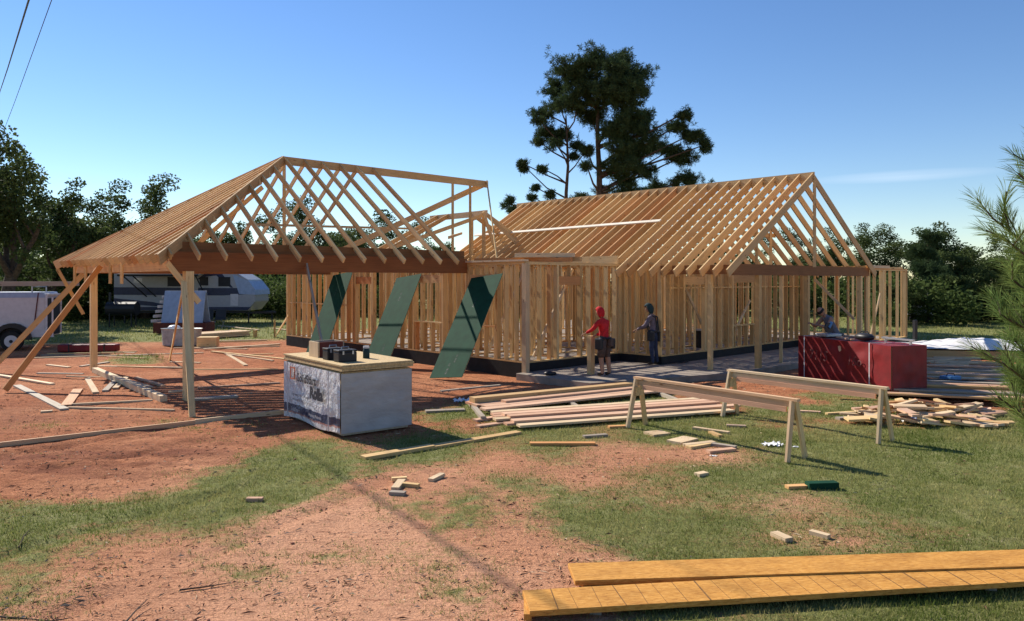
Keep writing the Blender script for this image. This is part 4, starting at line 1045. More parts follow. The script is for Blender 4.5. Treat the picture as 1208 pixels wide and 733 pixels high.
rvp('handle', [(x0 + 4.9, 1.7), (x0 + 4.9, 1.85), (x0 + 4.96, 1.85), (x0 + 4.96, 1.7)], 'black', .06, w_)
rvp('hatch', [(rvx(272), 1.05), (rvx(272), 1.75), (rvx(281), 1.75), (rvx(281), 1.05)], 'white', .03)
b = MB(); b.beam(Vector((rvx(165), RY - 1.1, 3.0)), Vector((rvx(250), RY - 1.1, 3.0)), 2.2, .05, up=(0, -.12, 1)); aw = b.build('awning', M['white_sheet'], rv)
b = MB(); b.tube([Vector((rvx(162), RY - 2.2, 2.86)), Vector((rvx(252), RY - 2.2, 2.86))], .08, 10); b.build('roller', M['black'], aw)
for u in (167, 178, 236, 249):
    b = MB(); b.tube([Vector((rvx(u), RY - 2.2, 2.85)), Vector((rvx(u + (6 if u < 200 else -6)), RY - .03, 1.6))], .035, 6); b.build('awning_arm', M['black'], rv)
for u in (206, 219):
    o_ = MB(); o_.disc((rvx(u), RY + .12, .36), (0, 1, 0), .36, .22); wh = o_.build('wheel', M['rubber'], rv)
    o_ = MB(); o_.disc((rvx(u), RY + .01, .36), (0, 1, 0), .2, .03); o_.build('rim', M['steel'], wh)
for (u, h) in ((145, .75), (292, .75)):
    b = MB(); b.beam((rvx(u), RY + .2, 0), (rvx(u), RY + .2, h), .07, .07); b.build('jack', M['black'], rv)
b = MB(); b.beam((x1 - 1.0, RY + .5, .62), (x1 + .5, RY + 1.2, .62), .1, .12); b.beam((x1 - 1.0, RY + 2.0, .62), (x1 + .5, RY + 1.3, .62), .1, .12); b.beam((x1 + .3, RY + 1.25, .62), (x1 + .3, RY + 1.25, 0), .07, .07); b.build('hitch', M['black'], rv)
b = MB(); b.beam((x0 + .3, RY + .3, .68), (x1 - .9, RY + .3, .68), .1, .13); b.build('chassis', M['black'], rv)
st = rvp('step', [(x0 + 4.35, .3), (x0 + 4.35, .36), (x0 + 5.0, .36), (x0 + 5.0, .3)], 'black', .5)
rvp('vent', [(x0 + 1.2, 2.4), (x0 + 1.2, 2.7), (x0 + 1.7, 2.7), (x0 + 1.7, 2.4)], 'steel', .02)

# white cargo trailer at the left edge
TY = 27.0
tx1 = (43 - U0) / F * TY; tx0 = tx1 - 4.6
ct = thing('cargo_trailer', 'white enclosed cargo trailer at the left edge, rear door frame standing open', 'trailer', ((tx0 + tx1) / 2, TY, 0))
pr = [(tx0, .45), (tx0, 2.0), (tx0 + .08, 2.12), (tx1 - .12, 2.12), (tx1, 2.0), (tx1, .45)]
b = MB(); b.extrude(list(reversed(pr)), (0, TY, 0), EX, EZ, EY, 1.9); b.build('body', M['white'], ct, bevel=.03)
b = MB(); b.extrude(list(reversed([(tx0 - .01, 1.93), (tx0 + .08, 2.13), (tx1 - .12, 2.13), (tx1 + .01, 1.93)])), (0, TY - .015, 0), EX, EZ, EY, 1.93); b.build('roof_trim', M['slate'], ct)
wx = (9 - U0) / F * TY
ar = [(wx + .62 * math.cos(t), .38 + .62 * math.sin(t)) for t in np.linspace(0, math.pi, 12)]; ai = [(wx + .46 * math.cos(t), .38 + .46 * math.sin(t)) for t in np.linspace(math.pi, 0, 12)]
b = MB(); b.extrude(list(reversed(ar + ai)), (0, TY - .18, 0), EX, EZ, EY, .18); b.build('fender', M['black'], ct)
b = MB(); b.extrude(list(reversed([(x, z) for x, z in [(wx + .47 * math.cos(t), .38 + .47 * math.sin(t)) for t in np.linspace(0, math.pi, 12)]])), (0, TY - .008, 0), EX, EZ, EY, .006); b.build('wheel_well', M['membrane'], ct)
b = MB(); b.disc((wx, TY - .08, .34), (0, 1, 0), .36, .2, 24); wh = b.build('wheel', M['rubber'], ct)
b = MB(); b.disc((wx, TY - .19, .34), (0, 1, 0), .22, .03, 24); rm = b.build('rim', M['white'], wh)
b = MB(); b.disc((wx, TY - .21, .34), (0, 1, 0), .06, .03, 12); b.build('hub_cap', M['black'], wh)
b = MB(); b.box((tx1 + .02, TY + .95, 1.2), (.03, 1.6, 1.4)); b.build('rear_dark_panel', M['membrane'], ct)  # black panel on the closed body stands for the unlit inside
b = MB(); b.beam((tx1 + .03, TY + .02, .5), (tx1 + .03, TY + .02, 2.02), .06, .06); b.beam((tx1 + .03, TY + 1.88, .5), (tx1 + .03, TY + 1.88, 2.02), .06, .06); b.beam((tx1 + .03, TY + .05, 2.03), (tx1 + .03, TY + 1.85, 2.03), .06, .06); b.build('door_frame', M['strap'], ct)
b = MB(); b.beam((tx1 + .1, TY - .02, .5), (tx1 + .33, TY - .25, .5), .05, .05); b.beam((tx1 + .3, TY - .24, .5), (tx1 + .3, TY - .24, 1.95), .05, .05); b.build('door_edge', M['white'], ct)
for x in (tx0 + 1.2, tx1 - .45):
    for y in (TY + .08, TY + 1.8):
        b = MB(); b.beam((x, y, 2.1), (x, y, 2.32), .04, .04); b.build('rack_post', M['steel'], ct)
    b = MB(); b.beam((x, TY + .06, 2.33), (x, TY + 1.82, 2.33), .04, .04); b.build('rack_bar', M['steel'], ct)
_ca, _sa = math.cos(R(17)), math.sin(R(17)); _cx = (tx0 + tx1) / 2
tr_ = lambda x, y, z: Vector((_cx + (x - _cx) * _ca - (y - TY) * _sa, TY + (x - _cx) * _sa + (y - TY) * _ca, z))
b = MB(); b.beam(tr_(tx0 + .3, TY + .3, 2.445), tr_(tx1 + 1.0, TY + .3, 2.445), .45, .17); tag(b.build('scaffold_plank', M['grey_wood']), 'thick weathered grey plank carried on the cargo trailer roof rack', 'plank')
b = MB(); b.tube([(tx1 - .35, TY - .03, .95), (tx1 - .22, TY - .03, 2.1)], .02, 6); b.build('tie_rope', M['barn_red'], ct)

ct.rotation_euler.z = R(17)
# small A-frame coop
c = AT(209, 35.5); cpz = thing('small_coop', 'small coop with slanting blue grey roof and white slatted end on a dark red base', 'coop', c)
b = MB(); b.box(c + Vector((.1, .55, .28)), (2.5, 1.1, .5)); b.build('base_box', M['barn_red'], cpz)
b = MB(); b.beam(c + Vector((.15, .16, .5)), c + Vector((.15, .58, 2.05)), 1.98, .05, up=(0, -1, .2)); b.build('roof_panel', M['slate'], cpz)
b = MB(); b.beam(c + Vector((.15, 1.1, .5)), c + Vector((.15, .62, 2.05)), 1.98, .05, up=(0, 1, .2)); b.build('roof_panel', M['slate'], cpz)
for k in range(6):
    t = k / 6; z = .62 + 1.35 * t; hw = .5 * (1 - t) + .06
    b = MB(); b.beam(c + Vector((-.88 - .32 * (1 - t), .62 - hw - .15 * (1 - t), z)), c + Vector((-.84, .62 + hw, z)), .03, .13); b.build('end_slat', M['white'], cpz)
# stock tub, firewood looking heap, pale lumber, red pack
c = AT(209, 29.2); tb = thing('stock_tub', 'low grey oval tub standing in front of the coop', 'tub', c)
ov = lambda r, z: [Vector((c.x + math.cos(t) * r * .78 / .5 * .5, c.y + .4 + math.sin(t) * r * .45, z)) for t in np.linspace(0, 2 * math.pi, 25)[:-1]]
b = MB(); n0 = 0; rings = [ov(.95, .0), ov(1.0, .62), ov(1.05, .66), ov(.93, .62), ov(.9, .1)]
for rg in rings:
    for p in rg: b.v.append(p); b.r.append(.5)
for i in range(4):
    for k in range(24): b._face((i * 24 + k, i * 24 + (k + 1) % 24, (i + 1) * 24 + (k + 1) % 24, (i + 1) * 24 + k), [(0, 0)] * 4)
b._face(tuple(96 + k for k in range(24)), [(0, 0)] * 24); b.build('tub', M['galv'], tb)
b = MB(); b.ellipsoid(c + Vector((-.3, .4, .68)), (.25, .2, .12)); b.build('contents', M['plastic_film'], tb, smooth=True)
lg = 'pale boards in the neat stack behind the carport'
for k in range(18):
    i, j = k % 6, k // 6
    p, q = G(226, 396), G(302, 391); d = (q - p).normalized(); s_ = Vector((-d.y, d.x, 0))
    p, q = G(229, 401) , G(301, 397)
    oo = s_ * (.2 * i) + d * random.uniform(-.1, .12) + Z3 * (.06 + j * .075)
    b = MB(); b.beam(p + oo, p + oo + d * 2.75, .17, .065); tag(b.build('board', M['pale']), 'long pale board in the neat sunlit stack behind the carport post', 'board', lg)
c = G(243, 410); b = MB(); b.box(c + Vector((0, .2, .2)), (.72, .5, .38), .15); tag(b.build('timber_block', M['lumber'], bevel=.01), 'squat square timber block at the near end of the pale stack', 'block')
p = G(301, 398); b = MB(); b.beam(p, p + Z3 * .32, .14, .14); tag(b.build('stub_post', M['lumber']), 'short square stub standing at the right end of the pale stack', 'post')
for (u, v, u2, v2, lb) in ((240, 413, 330, 407, 'pale board on the ground in front of the stub post'), (232, 404, 315, 402, 'loose pale board beside the neat stack'), (258, 385, 305, 390, 'pale board on the far grass, longer one'), (322, 388, 338, 390, 'pale board on the far grass, shorter one')):
    p, q = G(u, v), G(u2, v2); b = MB(); b.beam(p + Z3 * .03, q + Z3 * .03, .14, .04); tag(b.build('board', M['pale']), lb, 'board')
c = G(105, 415); rp = thing('red_bundle', 'long low red bundle on the dirt behind the cargo trailer', 'bundle', c)
b = MB(); b.box(c + Z3 * .14, (2.0, .4, .26), .1); b.build('pack', M['red_wrap'], rp, bevel=.04)
for s_ in (-.6, .6): b = MB(); b.box(c + Vector((s_, s_ * .1, .14)), (.05, .41, .27), .1); b.build('strap', M['black'], rp)
for (p, q, lb) in ((G(324, 398), G(324, 398) + Z3 * .78, 'short survey stake on the grass by the house corner'),):
    b = MB(); b.beam(p - Z3 * .1, q, .07, .07); tag(b.build('stake', M['lumber']), lb, 'stake')
b = MB(); b.beam(G(325, 397) , W(13.2, -.06, 1.2), .038, .09); tag(b.build('brace', M['lumber']), 'slanting board propping the far corner of the house from the stake', 'brace')
# dark tools beside the RV
c = AT(147, 41.0); gr = thing('barbecue_smoker', 'dark barrel shaped smoker standing in front of the travel trailer', 'smoker', c)
b = MB(); b.tube([c + Vector((-.9, 0, 1.0)), c + Vector((.7, 0, 1.0))], .38, 16); b.build('barrel', M['black'], gr, smooth=False)
for x in (-.7, .5):
    for y in (-.25, .25): b = MB(); b.beam(c + Vector((x, y, 0)), c + Vector((x, y, .75)), .05, .05); b.build('leg', M['black'], gr)
b = MB(); b.tube([c + Vector((-.8, 0, 1.3)), c + Vector((-.8, 0, 1.9))], .07, 8); b.build('chimney', M['black'], gr)
for i, (u, lb) in enumerate(((243, 'dark folding chair in front of the travel trailer, left of a pair'), (258, 'dark folding chair in front of the travel trailer, right of a pair'))):
    c = AT(u, 40.0); ch = thing('folding_chair', lb, 'chair', c)
    b = MB(); b.box(c + Z3 * .45, (.55, .5, .05)); b.build('seat', M['black'], ch)
    b = MB(); b.beam(c + Vector((0, .25, .47)), c + Vector((0, .38, .98)), .55, .04, up=(0, -1, .2)); b.build('backrest', M['black'], ch)
    for x in (-.24, .24):
        for s_ in (-1, 1): b = MB(); b.beam(c + Vector((x, -.25 * s_, 0)), c + Vector((x, .25 * s_, .45)), .03, .03); b.build('leg', M['steel'], ch)
# small far trailer in the right trees
c = AT(1081, 45); ut = thing('utility_cart', 'small white and dark cart half hidden at the right tree edge', 'cart', c)
b = MB(); b.box(c + Z3 * .75, (1.5, 1.0, .5)); b.build('box', M['white'], ut)
for x in (-.7, .7): b = MB(); b.beam(c + Vector((x, 0, .9)), c + Vector((x, 0, 1.9)), .05, .05); b.build('post', M['steel'], ut)
b = MB(); b.beam(c + Vector((-.7, 0, 1.9)), c + Vector((.7, 0, 1.9)), .05, .05); b.build('top_bar', M['steel'], ut)
for x in (-.4, .4): b = MB(); b.disc(c + Vector((x, -.52, .28)), (0, 1, 0), .28, .15, 16); b.build('wheel', M['rubber'], ut)

# ---------------------------------------------------------------- people
def skin_mesh(vs, es, rad, sub=2):
    me = bpy.data.meshes.new('t'); me.from_pydata([tuple(v) for v in vs], es, [])
    o = bpy.data.objects.new('t', me); COL.objects.link(o)
    sk = o.modifiers.new('s', 'SKIN'); sk.branch_smoothing = .6
    me.skin_vertices[0].data[0].use_root = True
    for i, r in enumerate(rad): me.skin_vertices[0].data[i].radius = (r if not hasattr(r, '__len__') else r[0], r if not hasattr(r, '__len__') else r[1])
    ss = o.modifiers.new('u', 'SUBSURF'); ss.levels = ss.render_levels = sub
    dg = bpy.context.evaluated_depsgraph_get(); r_ = bpy.data.meshes.new_from_object(o.evaluated_get(dg))
    bpy.data.objects.remove(o); return r_
def person(label, loc, rz, J, mats):
    """J: joints in local space facing +y. mats: torso, arm, leg, shin, foot, head keys -> material names"""
    root = thing('person', label, 'person', loc, rz)
    names = ['pelvis', 'spine', 'chest', 'neck', 'head0', 'shl', 'ell', 'wrl', 'shr', 'elr', 'wrr', 'hil', 'knl', 'anl', 'tol', 'hir', 'knr', 'anr', 'tor']
    rad = dict(pelvis=(.15, .12), spine=(.14, .11), chest=(.165, .12), neck=.062, head0=.06, shl=.075, ell=.054, wrl=.036, shr=.075, elr=.054, wrr=.036,
               hil=.10, knl=.07, anl=.05, tol=.045, hir=.10, knr=.07, anr=.05, tor=.045)
    E = [('pelvis', 'spine'), ('spine', 'chest'), ('chest', 'neck'), ('neck', 'head0'), ('chest', 'shl'), ('shl', 'ell'), ('ell', 'wrl'), ('chest', 'shr'), ('shr', 'elr'), ('elr', 'wrr'),
         ('pelvis', 'hil'), ('hil', 'knl'), ('knl', 'anl'), ('anl', 'tol'), ('pelvis', 'hir'), ('hir', 'knr'), ('knr', 'anr'), ('anr', 'tor')]
    vs_ = [Vector(J[n]) for n in names]; ix = {n: i for i, n in enumerate(names)}
    me = skin_mesh(vs_, [(ix[a], ix[b]) for a, b in E], [rad[n] for n in names])
    bm = bmesh.new(); bm.from_mesh(me)
    keys = ['torso', 'arm', 'leg', 'shin', 'foot', 'skin', 'eye']
    seg = {('pelvis', 'spine'): 'torso', ('spine', 'chest'): 'torso', ('chest', 'neck'): 'torso', ('neck', 'head0'): 'skin', ('chest', 'shl'): 'torso', ('chest', 'shr'): 'torso', ('shl', 'ell'): 'arm', ('ell', 'wrl'): 'arm',
           ('shr', 'elr'): 'arm', ('elr', 'wrr'): 'arm', ('pelvis', 'hil'): 'leg', ('pelvis', 'hir'): 'leg', ('hil', 'knl'): 'leg', ('hir', 'knr'): 'leg', ('knl', 'anl'): 'shin', ('knr', 'anr'): 'shin', ('anl', 'tol'): 'foot', ('anr', 'tor'): 'foot'}
    for f_ in bm.faces:
        c_ = f_.calc_center_median(); best, bd = None, 9
        for (a, b_), k_ in seg.items():
            A_, B_ = Vector(J[a]), Vector(J[b_]); d = B_ - A_; t = max(0, min(1, (c_ - A_).dot(d) / d.length_squared)); dd = (c_ - (A_ + d * t)).length
            if dd < bd: bd, best = dd, k_
        if best == 'torso' and c_.z < J['pelvis'][2] + .03 and abs((c_ - Vector(J['pelvis'])).dot((Vector(J['spine']) - Vector(J['pelvis'])).normalized())) < 9 and (c_ - Vector(J['pelvis'])).dot(Vector(J['spine']) - Vector(J['pelvis'])) < 0: best = 'leg'
        f_.material_index = keys.index(best)
    def add(me2, mi):
        b2 = bmesh.new(); b2.from_mesh(me2)
        for f_ in b2.faces: f_.material_index = mi
        tmp = bpy.data.meshes.new('m'); b2.to_mesh(tmp); b2.free(); bm.from_mesh(tmp)
    # hands: palm and five fingers
    for el_, wr_, sd in (('ell', 'wrl', -1), ('elr', 'wrr', 1)):
        w0 = Vector(J[wr_]); d = (w0 - Vector(J[el_])).normalized(); side = d.cross(Vector((0, 0, 1)));
        side = side.normalized() if side.length > .1 else Vector((1, 0, 0)); dn = d.cross(side)
        if dn.z > 0: dn = -dn
        add(skin_mesh([w0 - d * .02, w0 + d * .045, w0 + d * .085], [(0, 1), (1, 2)], [(.03, .02), (.042, .018), (.04, .016)], 1), 5)
        for k, ln_ in enumerate((.07, .08, .075, .058)):
            o_ = w0 + d * .07 + side * (-.03 + .02 * k)
            add(skin_mesh([o_, o_ + d * .03 + d * (ln_ * .4), o_ + d * (.03 + ln_ * .65) + dn * .025, o_ + d * (.03 + ln_ * .75) + dn * .05], [(0, 1), (1, 2), (2, 3)], [.010, .0095, .009, .007], 1), 5)
        o_ = w0 + d * .02 - side * .03 * -sd
        add(skin_mesh([w0 + d * .02, w0 + d * .035 + side * sd * .045, w0 + d * .075 + side * sd * .055 + dn * .015], [(0, 1), (1, 2)], [.013, .012, .009], 1), 5)
    # head
    hd = Vector(J['head']); fw = Vector(J['face']).normalized(); upv = (hd - Vector(J['neck'])).normalized(); fw = (fw - upv * fw.dot(upv)).normalized(); sdv = fw.cross(upv).normalized()
    HM = Matrix((sdv, fw, upv)).transposed()
    hb = MB(); hb.ellipsoid(hd, (.077, .098, .118), nu=18, nv=14, rot=HM); hb.ellipsoid(hd + HM @ Vector((0, .035, -.055)), (.055, .06, .06), nu=14, nv=10, rot=HM)
    hb.ellipsoid(hd + HM @ Vector((0, .102, -.012)), (.013, .018, .026), nu=8, nv=6, rot=HM)
    for s in (-1, 1): hb.ellipsoid(hd + HM @ Vector((s * .078, -.005, -.008)), (.012, .02, .032), nu=8, nv=6, rot=HM)
    hb.ellipsoid(hd + HM @ Vector((0, .091, -.062)), (.024, .008, .006), nu=8, nv=5, rot=HM)
    t2 = bpy.data.meshes.new('h'); t2.from_pydata([tuple(v) for v in hb.v], [], hb.f); add(t2, 5)
    eb = MB()
    for s in (-1, 1): eb.ellipsoid(hd + HM @ Vector((s * .032, .088, .012)), (.013, .009, .008), nu=8, nv=6, rot=HM)
    t2 = bpy.data.meshes.new('h'); t2.from_pydata([tuple(v) for v in eb.v], [], eb.f); add(t2, 6)
    out_ = bpy.data.meshes.new('body'); bm.to_mesh(out_); bm.free()
    for k_ in keys: out_.materials.append(M[mats[k_]] if k_ != 'eye' else M['hair'])
    out_.polygons.foreach_set('use_smooth', [True] * len(out_.polygons))
    o = bpy.data.objects.new('body', out_); COL.objects.link(o); o.parent = root
    return root, hd, HM
def hood(root, hd, HM, mat, name='hood', r=(.105, .125, .14), cut=.055, low=-.17):
    bm = bmesh.new(); bmesh.ops.create_uvsphere(bm, u_segments=20, v_segments=16, radius=1.0)
    dl_ = []
    for v in bm.verts:
        p = Vector((v.co.x * r[0], v.co.y * r[1], v.co.z * r[2]))
        if p.z < 0: p.x *= 1 + .25 * (-p.z / r[2]); p.z *= abs(low) / r[2]
        if p.y > cut and p.z < .075: dl_.append(v)
        v.co = hd + HM @ p
    if name == 'hood': bmesh.ops.delete(bm, geom=dl_, context='VERTS')
    me = bpy.data.meshes.new(name); bm.to_mesh(me); bm.free(); me.materials.append(M[mat]); me.polygons.foreach_set('use_smooth', [True] * len(me.polygons))
    o = bpy.data.objects.new(name, me); COL.objects.link(o); o.parent = root; so = o.modifiers.new('s', 'SOLIDIFY'); so.thickness = .012
    return o
def pouch(root, c, size, rz, mat='black', name='tool_pouch'):
    b = MB(); b.box(Vector(c), size, rz); b.build(name, M[mat], root, bevel=.025, local=True)
def belt(root, c, rx, ry, z):
    b = MB(); b.tube([Vector((c[0] + rx * math.cos(t), c[1] + ry * math.sin(t), z)) for t in np.linspace(0, 2 * math.pi, 21)], .028, 6); b.build('tool_belt', M['black'], root, local=True)
stand = dict(pelvis=(0, 0, .95), spine=(0, .01, 1.13), chest=(0, .04, 1.34), neck=(0, .08, 1.48), head0=(0, .11, 1.54), head=(0, .14, 1.63), face=(0, 1, -.55),
             shl=(-.19, .04, 1.40), shr=(.19, .04, 1.40), ell=(-.28, .16, 1.16), wrl=(-.24, .40, 1.12), elr=(.27, .1, 1.14), wrr=(.22, .3, .98),
             hil=(-.1, 0, .88), hir=(.1, 0, .88), knl=(-.11, .03, .48), knr=(.12, -.02, .48), anl=(-.11, -.02, .08), anr=(.13, -.07, .08), tol=(-.13, .13, .045), tor=(.16, .08, .045))
# red worker, facing the wall, hand on the short post to the left
J = dict(stand); J.update(ell=(-.30, .14, 1.20), wrl=(-.33, .33, 1.10), elr=(.26, .12, 1.14), wrr=(.12, .33, 1.02), face=(-.2, 1, -.6))
p1 = G(713, 444, .15)
rt, hd, HM = person('worker in a red hood and dark shorts leaning on the short post', p1, math.atan2(A2.y, A2.x) - math.pi / 2 + .1, J,
                    dict(torso='red_cloth', arm='red_cloth', leg='brown_cloth', shin='skin', foot='boot', skin='skin'))
hood(rt, hd, HM, 'red_cloth'); belt(rt, (0, 0), .17, .145, .97)
pouch(rt, (-.21, .02, .83), (.12, .2, .28), 0); pouch(rt, (.22, -.06, .82), (.13, .2, .27), .2); pouch(rt, (.05, -.16, .86), (.14, .1, .2), 0, 'brown_cloth')
b = MB()
for s in (-1, 1): b.tube([(s * .105, 0, .92), (s * .115, .01, .7), (s * .118, .02, .50)], [.115, .108, .098], 12)
b.build('shorts', M['brown_cloth'], rt, local=True, smooth=True)
# second worker
J = dict(stand); J.update(ell=(-.27, .17, 1.14), wrl=(-.18, .43, 1.02), elr=(.25, .17, 1.13), wrr=(.12, .42, 1.02), face=(-.25, 1, -.5), knl=(-.10, .04, .49), tol=(-.12, .14, .045))
rt, hd, HM = person('worker in a grey hoodie with black harness and dark jeans, hood up', G(771, 431, .15), math.atan2(.45, -.89) - math.pi / 2, J,
                    dict(torso='mauve_cloth', arm='mauve_cloth', leg='denim', shin='denim', foot='boot', skin='skin'))
hood(rt, hd, HM, 'teal_cloth', r=(.115, .135, .155), low=-.2); belt(rt, (0, 0), .17, .145, .97)
pouch(rt, (.2, -.04, .82), (.13, .22, .3), 0); pouch(rt, (-.2, .02, .84), (.12, .2, .26), 0)
for s in (-1, 1):
    b = MB(); b.tube([(s * .1, .13, 1.0), (s * .12, .17, 1.25), (s * .12, .09, 1.455), (s * .1, -.08, 1.38), (s * .06, -.115, 1.15), (s * .08, -.13, .98)], .022, 6); b.build('harness_strap', M['black'], rt, local=True)
# third worker bending over the saw at the far end of the red bundle
J = dict(stand); J.update(pelvis=(0, -.12, .97), spine=(0, .02, 1.17), chest=(0, .17, 1.38), neck=(0, .27, 1.48), head0=(0, .32, 1.53), head=(0, .39, 1.60), face=(0, .8, -.7), shl=(-.19, .18, 1.42), shr=(.19, .18, 1.42),
                           ell=(-.26, .36, 1.18), wrl=(-.16, .60, 1.24), elr=(.26, .36, 1.18), wrr=(.14, .58, 1.26), hil=(-.1, -.12, .89), hir=(.1, -.12, .89), knl=(-.12, -.02, .48), knr=(.12, -.1, .48), anl=(-.12, -.08, .08), anr=(.13, -.2, .08), tol=(-.14, .08, .045), tor=(.15, -.04, .045))
rt, hd, HM = person('worker in a slate shirt and dark cap bending over the saw behind the red bundle', AT(983, 20.2, 0.14), math.atan2(-.25, -.97) - math.pi / 2, J,
                    dict(torso='slate_cloth', arm='skin', leg='denim', shin='denim', foot='boot', skin='skin'))
o = hood(rt, hd, HM, 'hair', 'cap', (.088, .11, .09), low=-.02)
b = MB(); b.box(hd + HM @ Vector((0, .13, .03)), (.14, .1, .012)); b.build('cap_peak', M['hair'], rt, local=True)
belt(rt, (0, -.12), .17, .145, .98); pouch(rt, (.2, -.14, .86), (.12, .2, .24), 0)

# ---------------------------------------------------------------- overhead cables
def cable(pts, r, label):
    b = MB(); b.tube(pts, r, 6); tag(b.build('overhead_cable', M['cable']), label, 'cable')
ray = lambda u, v, Y: Vector(((u - U0) / F * Y, Y, CH - (v - V0) / F * Y))
pa, pb = ray(0, 108, 60), ray(34, 0, 22)
d = pa - pb
cable([pb - d * .40 + Z3 * .1, pb, pb + d * .5 - Z3 * .08, pa, pa + d * .3 + Z3 * .05], .028, 'thick dark overhead cable crossing the top left corner')
pa, pb = ray(0, 166, 56.0), ray(61, 0, 24.0); d = pa - pb
cable([pb - d * .5 + Z3 * .1, pb, pb + d * .5 - Z3 * .08, pa, pa + d * .3 + Z3 * .05], .013, 'thin overhead wire to the right of the thick cable')

# ---------------------------------------------------------------- trees
def leaf_mesh(centers, radii, per, size, seed, mat, name, flat=.75, elong=1.6):
    r = np.random.RandomState(seed); V_, T_ = [], []
    for c, rd in zip(centers, radii):
        n = max(8, int(per * rd ** 2)); p = r.randn(n, 3); p /= np.linalg.norm(p, axis=1)[:, None] + 1e-6
        p *= (r.rand(n, 1) ** .45) * rd; p[:, 2] *= flat; p += np.array(c)
        a = r.randn(n, 3); a /= np.linalg.norm(a, axis=1)[:, None]; b_ = np.cross(a, r.randn(n, 3)); b_ /= np.linalg.norm(b_, axis=1)[:, None] + 1e-6
        s = size * (.6 + .8 * r.rand(n, 1))
        q = np.stack([p - a * s * elong * .5, p + b_ * s * .5, p + a * s * elong * .5, p - b_ * s * .5], 1)
        V_.append(q.reshape(-1, 3)); T_.append(np.repeat(np.clip(r.rand(n) * .6 + r.rand() * .4, 0, 1), 4))
    v = np.concatenate(V_); t = np.concatenate(T_)
    return np_mesh(name, v, np.arange(len(v)).reshape(-1, 4), mat, {'rnd': t})
def limb_tree(seed, H, spread, trunk_r, fork=.28, levels=3, nl=5, bare=0.0):
    r = random.Random(seed); b = MB(); tips = []
    def grow(p, d, L, rad, lev):
        n = 4; pts = [p]; rr = [rad]
        for i in range(n):
            d = (d + Vector((r.uniform(-1, 1), r.uniform(-1, 1), r.uniform(-.4, .7))) * .22).normalized()
            p = p + d * L / n; pts.append(p); rr.append(rad * (1 - .5 * (i + 1) / n))
        b.tube(pts, rr, 7 if lev < 2 else 5, cap=False)
        if lev >= 1: tips.append((pts[2], lev)); tips.append((pts[4], lev))
        if lev < levels:
            for k in range(r.randint(2, 3) + (1 if lev == 0 else 0)):
                t = r.choice((2, 3, 4)); ang = r.uniform(0, 6.28); e = d.orthogonal().normalized(); e.rotate(Matrix.Rotation(ang, 3, d))
                nd = (d * r.uniform(.5, .9) + e * r.uniform(.6, 1.0) + Vector((0, 0, .15))).normalized()
                grow(pts[t], nd, L * r.uniform(.55, .8), rr[t] * .62, lev + 1)
    tr = [Vector((0, 0, -.2)), Vector((r.uniform(-.1, .1), r.uniform(-.1, .1), H * fork * .5)), Vector((r.uniform(-.25, .25), r.uniform(-.25, .25), H * fork))]
    b.tube(tr, [trunk_r * 1.3, trunk_r, trunk_r * .85], 10, cap=False)
    for k in range(nl):
        a = 6.28 * k / nl + r.uniform(-.5, .5); el = r.uniform(.35, 1.25) if k else 1.45
        grow(tr[2] - Vector((0, 0, r.uniform(0, H * .06))), Vector((math.cos(a) * math.cos(el), math.sin(a) * math.cos(el), math.sin(el))), r.uniform(.8, 1.1) * (H * .40 if k == 0 else spread * .55), trunk_r * .55, 1)
    return b, tips
def oak_proto(seed, H, spread, label, per=420, leaf=.105, group=None, low=False):
    root = thing('broadleaf_tree', label, 'tree', (0, 0, 0), 0, group)
    b, tips = limb_tree(seed, H, spread, H * .028)
    b.build('trunk', M['bark'], root, smooth=True, local=True)
    r = random.Random(seed + 5); cs, rd = [], []
    for p, lev in tips:
        if r.random() < .88: cs.append(tuple(p + Vector((r.uniform(-.3, .3), r.uniform(-.3, .3), r.uniform(-.2, .4))))); rd.append(r.uniform(.42, .85) * H / 8)
    if low:
        for k in range(26):
            a = r.uniform(0, 6.28); q = r.uniform(.2, 1) * spread * .55; cs.append((math.cos(a) * q, math.sin(a) * q, r.uniform(.2, H * .4))); rd.append(r.uniform(.5, .95))
    me = leaf_mesh(cs, rd, per, leaf, seed, M['oak_leaf'], 'crown')
    o = bpy.data.objects.new('crown', me); COL.objects.link(o); o.parent = root
    return root, max(p.z for p, _ in tips) + .4
protos = [oak_proto(11, 9.5, 6.5, 'x'), oak_proto(23, 8, 5, 'x', low=True), oak_proto(37, 7, 5.5, 'x', low=True), oak_proto(52, 9, 4, 'x', low=True)]
used = [False] * 4
def put_tree(k, u, Y, vtop, label, group=None, rz=None, wide=1.0):
    src, top = protos[k]; z = CH - (vtop - V0) / F * Y; s = z / top
    o = src if not used[k] else copy_tree(src); used[k] = True
    o.location = ((u - U0) / F * Y, Y, 0); o.rotation_euler.z = random.uniform(0, 6.28) if rz is None else rz; o.scale = (s * wide, s * wide, s)
    tag(o, label, 'tree')
    if group: o['group'] = group
    return o
put_tree(0, 8, 38, 138, 'tall dark oak with ragged crown at the left edge behind the cargo trailer', rz=1.0)
put_tree(1, 62, 45, 215, 'dark tree right of the tall left edge oak', rz=2.0)
put_tree(3, 170, 50, 212, 'round topped oak rising above the low end of the carport roof', rz=.4, wide=1.2)
put_tree(2, 112, 50, 232, 'lower dark tree between the left oaks', rz=3.1, wide=1.3)
put_tree(1, -50, 50, 210, 'dark tree cut by the left edge beyond the tall oak', rz=4.1)
put_tree(2, 215, 56, 245, 'lower tree just left of the carport ridge', rz=.9, wide=1.3)
tg = 'trees in the wood behind the house'
